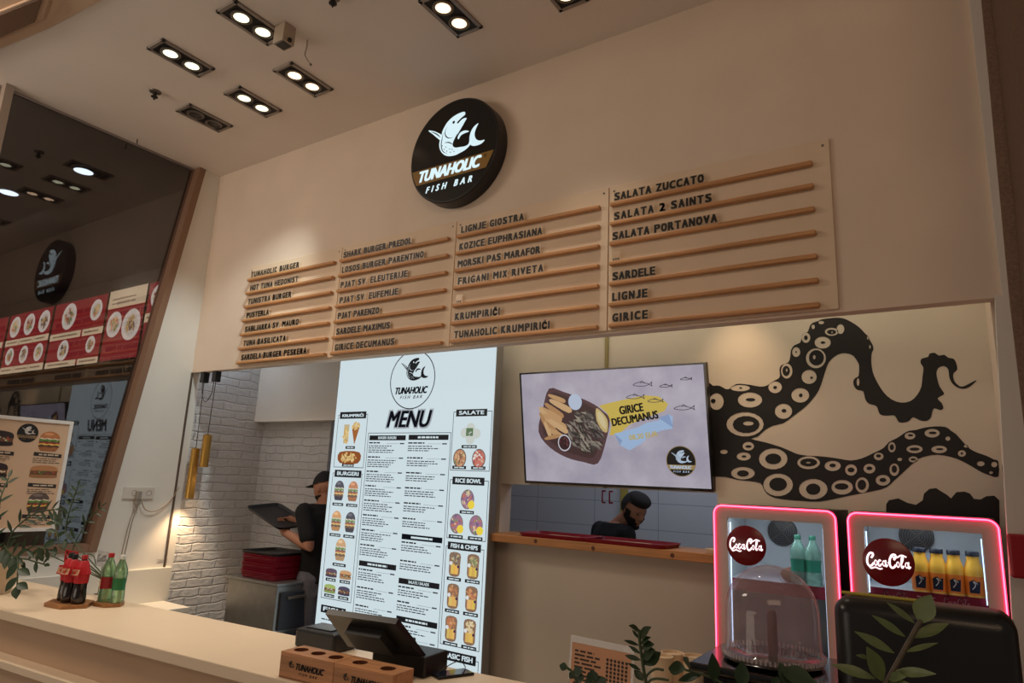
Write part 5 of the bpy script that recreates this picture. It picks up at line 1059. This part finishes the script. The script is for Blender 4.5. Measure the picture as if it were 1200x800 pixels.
def holder(s_, n, label):
    w = .25; t = thing('wooden_holder', label, 'holder', CP(s_+w/2, hd+.055), CA, 'branded wooden holders in a row'); z = CT+.0005
    m = MB(False); Hh = .085
    for lo, hi in (((-w/2, -.055, 0), (w/2, -.045, Hh-.012)), ((-w/2, .045, 0), (w/2, .055, Hh-.012)), ((-w/2, -.045, 0), (-w/2+.01, .045, Hh-.012)), ((w/2-.01, -.045, 0), (w/2, .045, Hh-.012)), ((-w/2, -.055, 0), (w/2, .055, .008))): m.box(lo, hi, hw, .001)
    part('box', m, t)
    F = (V(0, 0, Hh-.012), V(1, 0, 0), V(0, 1, 0), V(0, 0, 1)); xs = [-.083, 0, .083] if n == 3 else [-.06, .06]; A = Art(F, False, base=0)
    lp_ = [rect(-w/2, -.055, w/2, .055)]+[ellipse(x, .0, .026, .026, 24)[::-1] for x in xs]
    A.holes(lp_, hw, 0); A.base = .012; A.holes(lp_, hw, 0); A.prism(rect(-w/2, -.055, w/2, -.0545), F, hw, 0, .012); A.prism(rect(-w/2, .0545, w/2, .055), F, hw, 0, .012); A.prism(rect(-w/2, -.055, -w/2+.0005, .055), F, hw, 0, .012); A.prism(rect(w/2-.0005, -.055, w/2, .055), F, hw, 0, .012)
    lid_ = part('top', A, t)
    for x in xs: part('hole_rim', MB(False).lathe([(.026, .0735), (.026, .0855)], (x, 0, 0), wood('hole_edge', (120, 70, 44), .7, 'X'), 24, cap=False), lid_)
    A = Art((V(0, -.055, 0), V(1, 0, 0), V(0, 0, 1), V(0, -1, 0)), False); bk = ink((34, 24, 20)); emblem(A, -.072, .042, .026, bk, hw, 1); A.text('TUNAHOLIC', -.045, .085, .036, .056, bk, 1, bold=.05, shear=.33); A.text('FISH BAR', -.03, .055, .020, .029, bk, 1, bold=.02, shear=.33, spacing=1.5); part('logo_print', A, t)
holder(hs, 3, 'wooden holder with three round holes and burnt logo, printer end'); holder(hs+.252, 2, 'wooden holder with two round holes and burnt logo, till end')
c = PZ(530, 791, CT); s_ = (c-CO).dot(CU); d_ = (c-CO).dot(CN)
t = thing('telephone', 'black smartphone lying at the counter edge by the till', 'telephone', CP(s_, d_))
Mp = Matrix.Translation(CO+CU*s_+CN*d_) @ Matrix.Rotation(CA+math.radians(62), 4, 'Z')
part('case', MB().box((-.075, -.036, CT+.0005), (.075, .036, CT+.010), blackp, .004, Mp), t); part('display', MB().box((-.070, -.032, CT+.0095), (.070, .032, CT+.0108), mat('phone_glass', (30, 40, 56), .06), 0, Mp), t)
m = MB().tube([tuple(p) for p in smooth([CP(s_-.035, d_-.06, CT+.005), CP(s_-.02, d_-.0, CT+.03), CP(s_+.0, d_+.05, CT+.04), CP(s_+.01, d_+.075, CT+.013)], 5, False)], .0018, darkm, 6); part('cord_loop', m, t)

# ------------------------------------------------------------------ price list in a clear stand, cups
Yq = 2.02; q0 = PY(668, 745, Yq); q1 = PY(740, 757, Yq)
t = thing('price_list_stand', 'kraft price list in a clear upright stand on the counter', 'price list', ((q0.x+q1.x)/2, Yq, CT)); w = q1.x-q0.x; h = q0.z-CT
F = (V(q0.x, Yq-.0, CT+.001), V(1, -.07, 0).normalized(), V(0, .10, 1).normalized(), V(-.07, -1, .1).normalized())
part('clear_stand', MB().prism(rect(-.008, 0, w+.008, h), F, thin_glass('acrylic', (240, 240, 240), 0, .10), 0, .003).prism(rect(-.008, 0, w+.008, .003), (F[0], F[1], V(0, 1, 0), V(0, 0, 1)), _M['acrylic'], 0, .003).box((q0.x, Yq, CT+.0005), (q1.x, Yq+.06, CT+.003), _M['acrylic']), t)
A = Art(F, base=.004); A.poly(rect(0, .005, w, h-.02), ink((196, 146, 112)), 0); sh2 = part('sheet', A, t)
A = Art(F, base=.0045); bk = ink((52, 36, 28)); lines(A, .012, w*.56, h-.045, 17, .0115, .0055, bk, 1)
for i in range(15):
    for k in range(6): A.poly(ellipse(w*.62+k*w*.062, h-.050-i*.0112, .0046, .0046, 10), bk, 1)
A.poly(ellipse(w*.58, h-.125, .005, .005, 10), bk, 1); part('print', A, sh2)
cupm = mat('paper_cup', (224, 200, 168), .6)
for px, py, Y, r, lab in ((776, 768, 2.16, .034, 'cream paper cup column, shortest, toward the price list'), (788, 764, 2.23, .036, 'cream paper cup column in the middle of the three'), (814, 768, 2.20, .036, 'cream paper cup column closest to the glass dome')):
    c = PY(px, py, Y); hh = c.z-CT; m = MB().lathe([(r*1.12, .0005), (r*1.12, .006)]+[(r*1.10-.0005*i+(.0015 if i % 2 else 0), .006+(hh-.02)*i/14) for i in range(1, 15)]+[(r, hh), (r*.9, hh), (r*.88, hh-.008), (0, hh-.008)], (c.x, Y, CT), cupm, 32)
    single('paper_cup', m, lab, 'cup', 'paper cups stacked upside down')

# ------------------------------------------------------------------ glass dome on a black stand
YD = 2.08; dc = PY(906, 770, YD); dr = .130; dz = dc.z
t = thing('display_stand', 'black square stand under the clear dome', 'stand', (dc.x, YD, CT))
part('plinth', MB().box((dc.x-.15, YD-.15, CT+.0005), (dc.x+.15, YD+.15, dz-.035), blackg, .006), t); part('top_plate', MB().box((dc.x-.185, YD-.17, dz-.035), (dc.x+.185, YD+.18, dz-.012), blackg, .008), t)
t = thing('cake_dome', 'tall clear dome with a dark plate on the black stand', 'dome', (dc.x, YD, dz-.012))
part('plate', MB().lathe([(dr*.95, -.0115), (dr*1.02, -.004), (dr*.94, .004), (0, .004)], (dc.x, YD, dz), blackg, 48), t)
pt = PY(906, 664, YD); dh = pt.z-dz; sidew = [(dr*1.03, 0), (dr*1.03, .012), (dr*.985, .016), (dr*.96, .05)]; 
prof = sidew+[(dr*.955, dh-dr*.95-.0)]+[(dr*.955*math.cos(k*math.pi/20), dh-dr*.95+dr*.95*math.sin(k*math.pi/20)) for k in range(1, 11)]
part('red_rod', MB().lathe([(.012, .004), (.014, .02), (.014, .11), (.010, .122), (0, .126)], (dc.x, YD, dz), mat('rod_wine', (84, 34, 40), .5), 16), t)  # upright dark red rod inside the dome
part('dome_shell', MB().lathe(prof, (dc.x, YD, dz+.004), thin_glass('dome_clear', (246, 242, 246), 0, .17, (255, 232, 234)), 56, cap=False), t)
m = MB()
for k in range(72): w_ = 2*math.pi*k/72; m.box((-.002, -.002, 0), (.002, .002, .012), thin_glass('dome_rib', (240, 236, 238), 0, .35), 0, Matrix.Translation((dc.x+dr*1.035*math.cos(w_), YD+dr*1.035*math.sin(w_), dz+.004)) @ Matrix.Rotation(w_, 4, 'Z'))
part('ribbed_rim', m, t)
# big rounded black casing
YC = 1.95; k0, k1 = PY(977, 760, YC), PY(1196, 760, YC); kt = PY(1090, 711, YC).z
t = thing('appliance_casing', 'large black rounded casing with its back to us beside the dome', 'appliance', ((k0.x+k1.x)/2, YC+.07, CT))
cw = k1.x-k0.x; rr = .05
cas = mat('casing_black', (20, 18, 18), .3, bump=.05, bscale=300)
bm = bmesh.new(); bmesh.ops.create_cube(bm, size=1)
for v in bm.verts: v.co = V(v.co.x*cw+(k0.x+k1.x)/2, v.co.y*.15+YC+.075, (v.co.z+.5)*(kt-CT)+CT+.0005)
ed = [e for e in bm.edges if all(v.co.z > CT+.1 for v in e.verts) or abs(e.verts[0].co.z-e.verts[1].co.z) > .1]
bmesh.ops.bevel(bm, geom=[e for e in ed], offset=.042, segments=7, affect='EDGES', profile=.5)
part('shell', MB().addbm(bm, cas, True), t); part('rear_seam', MB().box((k0.x+.06, YC+.150, CT+.05), (k1.x-.06, YC+.154, kt-.06), darkm, .001), t)
q0 = PY(986, 693, YC+.05); q1 = PY(1078, 702, YC+.05)
single('yellow_strip', MB().tube([V(q0.x, YC+.055, kt+.0045), V((q0.x+q1.x)/2, YC+.052, kt+.005), V(q1.x, YC+.055, kt+.0045)], .004, mat('strip_yellow', (176, 160, 62), .5), 8), 'thin yellow strip lying along the top of the black casing', 'strip')

# ------------------------------------------------------------------ plants before the counter
YA = 1.62
lz = CT-.20
def px3(Y): return lambda x, y: PY(960+x/5, 680+y/5, Y)
t = thing('potted_plant', 'broad pale leaves on a brown stem rising before the black casing', 'plant', V(-.12, YA, lz))
g_ = px3(YA)
pc = V(PY(1030, 900, YA).x, YA+.0, lz+.001)
t.location = (pc.x, pc.y, pc.z+ZC); ROOTM[t.name] = Matrix.Translation(t.location)
part('pot', MB().lathe([(.05, 0), (.065, .075), (.068, .08), (.058, .08)], pc, potm, 28), t)
m_lv = [((560,250),(400,120),.014),((505,330),(320,190),.017),((440,425),(220,285),.021),((375,590),(290,370),.036),((330,575),(75,487),.023),((295,455),(220,430),.010),((550,335),(755,265),.024),((500,420),(695,368),.012),((430,535),(690,520),.022),((400,590),(550,580),.012),((400,570),(515,545),.022)]
stem_pts = [tuple(pc+V(0, 0, .07)), tuple(g_(385, 615)), tuple(g_(480, 440)), tuple(g_(580, 260)), tuple(g_(600, 235))]
lv = [(g_(*a_)+V(0, .0, 0), g_(*b_)+V(0, rnd.uniform(-.05, .03), 0), w_, (rnd.uniform(-.4, .4), -.8, .5)) for a_, b_, w_ in m_lv]
lv.append((g_(590, 250), g_(655, 85), .046, (-.3, -1, .2)))
frond(t, stem_pts, .0048, lv, stemb, leafl)
t = thing('potted_plant', 'dark green feathery plant rising in front of the paper cups', 'plant', V(-.7, YA, lz))
g_ = lambda x, y, Y=YA: PY(660+x/6, 720+y/6, Y)
pc = V(PY(757, 850, YA).x, YA-.01, lz+.001); t.location = (pc.x, pc.y, pc.z+ZC); ROOTM[t.name] = Matrix.Translation(t.location)
part('pot', MB().lathe([(.05, 0), (.062, .06), (.065, .065), (.055, .065)], pc, potm, 28), t)
L2 = [((540,130),(470,90),0.0085),((532,170),(470,110),0.0085),((532,215),(455,168),0.0102),((545,275),(455,220),0.0102),((545,320),(440,283),0.0136),((545,390),(475,330),0.0102),((536,110),(497,64),0.0170),((540,132),(612,88),0.0170),((542,165),(618,112),0.0187),((545,205),(632,150),0.0187),((552,232),(657,200),0.0255),((560,300),(665,238),0.0340),((566,350),(668,275),0.0382),((565,465),(498,388),0.0204)]
frond(t, [tuple(pc+V(0, 0, .06)), tuple(g_(590, 520)), tuple(g_(560, 350)), tuple(g_(540, 200)), tuple(g_(534, 105))], .004, [(g_(*a_), g_(*b_)+V(0, rnd.uniform(-.03, .02), 0), w_, (rnd.uniform(-.5, .5), -.8, .5)) for a_, b_, w_ in L2])
L3 = [((860,385),(722,385),.036),((900,400),(905,282),.044),((970,425),(800,468),.022),((1065,480),(1063,262),.030)]
frond(t, [tuple(pc+V(.02, 0, .06)), tuple(g_(1140, 520)), tuple(g_(1090, 465)), tuple(g_(1000, 425)), tuple(g_(860, 388))], .003, [(g_(*a_), g_(*b_)+V(0, rnd.uniform(-.03, .02), 0), w_, (rnd.uniform(-.5, .5), -.8, .5)) for a_, b_, w_ in L3])
frond(t, [tuple(pc+V(0, 0, .06)), tuple(g_(582, 440)), tuple(g_(640, 385)), tuple(g_(705, 388))], .003, []); frond(t, [tuple(pc+V(0, 0, .06)), tuple(g_(598, 480)), tuple(g_(650, 450)), tuple(g_(740, 460))], .003, [])
g2 = lambda x, y: PY(640+x/3.53, 700+y/3.53, YA-.02)
frond(t, [tuple(pc+V(.03, 0, .06)), tuple(g2(700, 420)), tuple(g2(900, 400)), tuple(g2(1000, 380))], .003, [(g2(808, 375), g2(812, 262), .034, (.2, -1, .3)), (g2(1010, 375), g2(965, 268), .03, (.3, -.8, .5)), (g2(1000, 375), g2(1120, 350), .05, (.1, -.8, .6)), (g2(945, 380), g2(955, 325), .02, (.2, -1, .3)), (g2(970, 300), g2(1110, 352), .045, (.1, -.7, .7))])
t = thing('potted_plant', 'small dark leaves peeking up before the price list', 'plant', V(-1.2, YA-.1, lz))
pc = V(PY(690, 850, YA-.08).x, YA-.08, lz+.001); t.location = (pc.x, pc.y, pc.z+ZC); ROOTM[t.name] = Matrix.Translation(t.location)
part('pot', MB().lathe([(.045, 0), (.055, .05), (.058, .055), (.05, .055)], pc, potm, 28), t)
g3 = lambda x, y: PY(640+x/3.53, 700+y/3.53, YA-.08)
frond(t, [tuple(pc+V(0, 0, .05)), tuple(g3(150, 400)), tuple(g3(110, 310)), tuple(g3(80, 285))], .0035, [(g3(90, 292), g3(55, 280), .02, (0, -1, .4)), (g3(110, 312), g3(150, 300), .024, (.2, -1, .4)), (g3(125, 335), g3(160, 325), .024, (.2, -1, .4)), (g3(120, 330), g3(95, 310), .02, (0, -1, .4))])
frond(t, [tuple(pc+V(0, 0, .05)), tuple(g3(190, 390)), tuple(g3(200, 340))], .0035, [(g3(200, 350), g3(190, 298), .034, (0, -1, .3)), (g3(205, 365), g3(250, 335), .03, (.1, -1, .4)), (g3(195, 375), g3(165, 335), .03, (0, -1, .4))])

# ------------------------------------------------------------------ back bench and the two neon-edged coolers
YB = 3.12; BZ = -.715
t = thing('back_bench', 'dark back bench carrying the two neon edged coolers', 'bench', (-.45, 3.35, FL))
part('top', MB().box((-1.0, 3.06, BZ-.03), (.125, 3.595, BZ), blackp, .003), t); part('body', MB().box((-.98, 3.10, FL), (.12, 3.59, BZ-.03), mat('bench_dark', (50, 42, 40), .6)), t)
neon = mat('neon_pink', (255, 60, 100), emit=3.2, ergb=(255, 40, 84)); neonc = mat('neon_core', (255, 150, 170), emit=2.6, ergb=(255, 120, 150))
fgrey = mat('cooler_frame', (186, 176, 168), .4); liner = mat('cooler_liner', (186, 188, 190), .4); cglow = mat('cooler_led', (220, 235, 255), emit=2.2, ergb=(214, 232, 255))
def rrect(x0, y0, x1, y1, r, n=6):
    out = []
    for cx, cy, a0 in ((x1-r, y1-r, 0), (x0+r, y1-r, 90), (x0+r, y0+r, 180), (x1-r, y0+r, 270)):
        for k in range(n+1): a_ = math.radians(a0+90*k/n); out.append((cx+r*math.cos(a_), cy+r*math.sin(a_)))
    return out
CW, CH, CDp = .505, .665, .42
def cooler(cx, label, disc, discr, fan, shelf_z, script_strip, wz0=.055):
    t = thing('drinks_cooler', label, 'cooler', (cx, YB, BZ+.0005)); w = CW
    m = MB(False); dk2 = mat('cooler_body', (40, 34, 34), .5)
    for lo, hi in (((-w/2+.01, .03, .0), (w/2-.01, CDp, .03)), ((-w/2+.01, .03, CH-.03), (w/2-.01, CDp, CH)), ((-w/2+.01, .03, .03), (-w/2+.03, CDp, CH-.03)), ((w/2-.03, .03, .03), (w/2-.01, CDp, CH-.03)), ((-w/2+.03, CDp-.02, .03), (w/2-.03, CDp, CH-.03))): m.box(lo, hi, dk2)
    body = part('body', m, t)
    m = MB(False)
    for lo, hi in (((-w/2+.031, .035, .031), (-w/2+.034, CDp-.021, CH-.031)), ((w/2-.034, .035, .031), (w/2-.031, CDp-.021, CH-.031)), ((-w/2+.031, CDp-.026, .031), (w/2-.031, CDp-.021, CH-.031)), ((-w/2+.031, .035, .031), (w/2-.031, CDp-.021, .034)), ((-w/2+.031, .035, CH-.034), (w/2-.031, CDp-.021, CH-.031))): m.box(lo, hi, liner)
    part('liner', m, body)
    F = (V(0, 0, 0), V(1, 0, 0), V(0, 0, 1), V(0, -1, 0))
    wx0, wx1, wz1 = -w/2+.058, w/2-.055, CH-.055
    a_ = Art(F, False, base=0); lp_ = [rrect(-w/2+.006, .006, w/2-.006, CH-.006, .03), rect(wx0, wz0, wx1, wz1)[::-1]]
    a_.holes(lp_, fgrey, 0); a_.base = -.03; a_.holes(lp_, fgrey, 0)
    for p, q in zip(lp_[1], lp_[1][1:]+lp_[1][:1]): a_.add([V(p[0], 0, p[1]), V(q[0], 0, q[1]), V(q[0], .03, q[1]), V(p[0], .03, p[1])], [[0, 1, 2, 3]], fgrey)
    o2 = lp_[0]
    for p, q in zip(o2, o2[1:]+o2[:1]): a_.add([V(p[0], 0, p[1]), V(q[0], 0, q[1]), V(q[0], .03, q[1]), V(p[0], .03, p[1])], [[0, 1, 2, 3]], fgrey)
    dr_ = part('door_frame', a_, t)
    part('door_glass', MB(False).prism(rect(wx0, wz0, wx1, wz1), F, thin_glass('cooler_glass', (236, 242, 246), 0), -.012, -.009), dr_)
    rp = rrect(-w/2+.003, .004, w/2-.003, CH-.004, .035)
    part('neon_tube', MB(False).tube([(p[0], -.006, p[1]) for p in rp+rp[:1]], .0052, neon, 8, False), dr_); part('neon_core', MB(False).tube([(p[0], -.0105, p[1]) for p in rp+rp[:1]], .0022, neonc, 6, False), dr_)
    m = MB(False)
    for x in (wx0+.004, wx1-.004): m.box((x-.0018, .031, wz0+.03), (x+.0018, .036, wz1-.02), cglow)
    part('led_strip', m, dr_)
    part('brand_disc', MB(False).lathe([(discr, 0), (discr, .005), (discr-.003, .007), (0, .007)], (disc[0], -.0005, disc[1]), mat('disc_red', (112, 10, 20), .25), 48, (0, -1, 0)), dr_)
    A = Art((V(disc[0], -.0075, disc[1]), V(1, 0, 0), V(0, 0, 1), V(0, -1, 0)), False); cola(A, 0, .0, discr*1.68, ink((255, 226, 230), 1.6), 1, 1.05); part('brand_script', A, dr_)
    m = MB(False).lathe([(.066, 0), (.066, .012), (.060, .014), (0, .014)], (fan[0], CDp-.028, fan[1]), mat('fan_dark', (26, 26, 34), .5), 36, (0, -1, 0))
    for r_ in (.012, .022, .032, .042, .052, .061):
        m.tube([(fan[0]+r_*math.cos(k*math.pi/16), CDp-.044, fan[1]+r_*math.sin(k*math.pi/16)) for k in range(33)], .0013, greym, 4, False)
    for k in range(4): an = k*math.pi/2+.7; m.tube([(fan[0], CDp-.044, fan[1]), (fan[0]+.062*math.cos(an), CDp-.044, fan[1]+.062*math.sin(an))], .0015, greym, 4)
    part('fan_grille', m, body)
    sh = part('shelf', MB(False).box((-w/2+.036, .05, shelf_z-.006), (w/2-.036, CDp-.03, shelf_z), mat('shelf_wire', (196, 200, 206), .35)), body)
    A = Art((V(0, .047, 0), V(1, 0, 0), V(0, 0, 1), V(0, -1, 0)), False); A.prism(rect(-w/2+.036, shelf_z-.046, w/2-.036, shelf_z+.004), (V(0, .047, 0), V(1, 0, 0), V(0, 0, 1), V(0, -1, 0)), mat('strip_wine', (150, 26, 52), .45), -.003, 0)
    if script_strip:
        for x in (-.10, .10): cola(A, x, shelf_z-.022, .085, ink((216, 150, 160)), 1, .6)
        lines(A, -.03, .03, shelf_z-.016, 2, .012, .005, ink((206, 140, 152)), 1, False)
    part('price_strip', A, sh)
    lamp('cooler_glow', 'AREA', (cx, YB+.06, BZ+CH-.04), .8, (.90, .95, 1.0), (cx, YB+.25, BZ), shape='RECTANGLE', size=.36, size_y=.03)
    return t
cooler(-.708, 'tall neon pink edged cooler directly behind the dome', (-.113, .497), .084, (-.045, .548), .348, False)
cooler(-.163, 'neon pink edged cooler with orange juice, above the black casing', (-.115, .480), .090, (-.035, .570), .372, True, .325)
wat = mat('water_green', (165, 215, 195), .12, trans=.7, coat=.3); wl = mat('label_teal', (24, 140, 110), .5)
for x, lab in ((-.632, 'green water bottle in the cooler, the one beside the fan'), (-.572, 'green water bottle in the cooler, the one by the door edge')):
    tt = bottle((x, YB+.11, BZ+.349), lab, wat, wl, mat('cap_teal', (20, 90, 70), .4), h=.88, group='green water bottles in the cooler')
jm = mat('juice_orange', (236, 176, 60), .3); jl = mat('label_orange', (232, 120, 30), .5); jb = mat('label_dark', (22, 26, 52), .5)
PJ = [(.030, 0), (.0325, .005), (.033, .088), (.029, .108), (.0215, .130), (.0205, .142), (.0215, .150)]
j0 = None
for k, x in enumerate((-.176, -.119, -.063, -.002)):
    lab = ['orange juice bottle next to the red disc', 'orange juice bottle, second from the red disc', 'orange juice bottle, third from the red disc', 'orange juice bottle by the cooler door edge'][k]
    if j0 is None:
        j0 = thing('juice_bottle', lab, 'bottle', (x, YB+.10, BZ+.3735), 0, 'orange juice bottles in the cooler')
        part('bottle_body', MB(False).lathe(PJ, (0, 0, 0), jm, 24), j0); lb = part('bottle_label', MB(False).lathe([(.0333, .008), (.0336, .01), (.0336, .074), (.0333, .076)], (0, 0, 0), jl, 24, cap=False), j0)
        A = Art((V(0, -.0338, 0), V(1, 0, 0), V(0, 0, 1), V(0, -1, 0)), False); A.poly([(-.017, .016), (.014, .016), (.018, .060), (.006, .056), (-.004, .064), (-.018, .056)], jb, 0); A.stroke(smooth([(-.008, .030), (.002, .045), (-.004, .058), (.009, .050)], 4, False), .003, ink((226, 220, 214)), 1); part('label_print', A, lb)
        part('bottle_cap', MB(False).lathe([(.0225, .148), (.023, .163), (.021, .166), (0, .166)], (0, 0, 0), mat('cap_navy', (18, 20, 34), .4), 20), j0)
    else: dup(j0, (x, YB+.10, BZ+.3735), 0, lab)
m = MB().ball((-.655, YB+.13, BZ+.346+.034), (.058, .035, .034), mat('packet_brown', (128, 74, 52), .6, noise=.4, nscale=60), 20); m.ball((-.600+.0, YB+.125, BZ+.346+.022), (.02, .02, .02), mat('packet_brown'), 10) if False else None
single('snack_packet', m, 'brown speckled packet on the cooler shelf before the water bottles', 'packet')
# red box on the wall edge beside the coolers
q = PY(1192, 650, 2.98)
single('red_box', MB().box((q.x-.024, 2.94, q.z-.075), (q.x+.07, 3.004, q.z+.07), mat('box_red', (170, 22, 40), .4), .008), 'red box fixed to the wall beside the juice cooler', 'box')
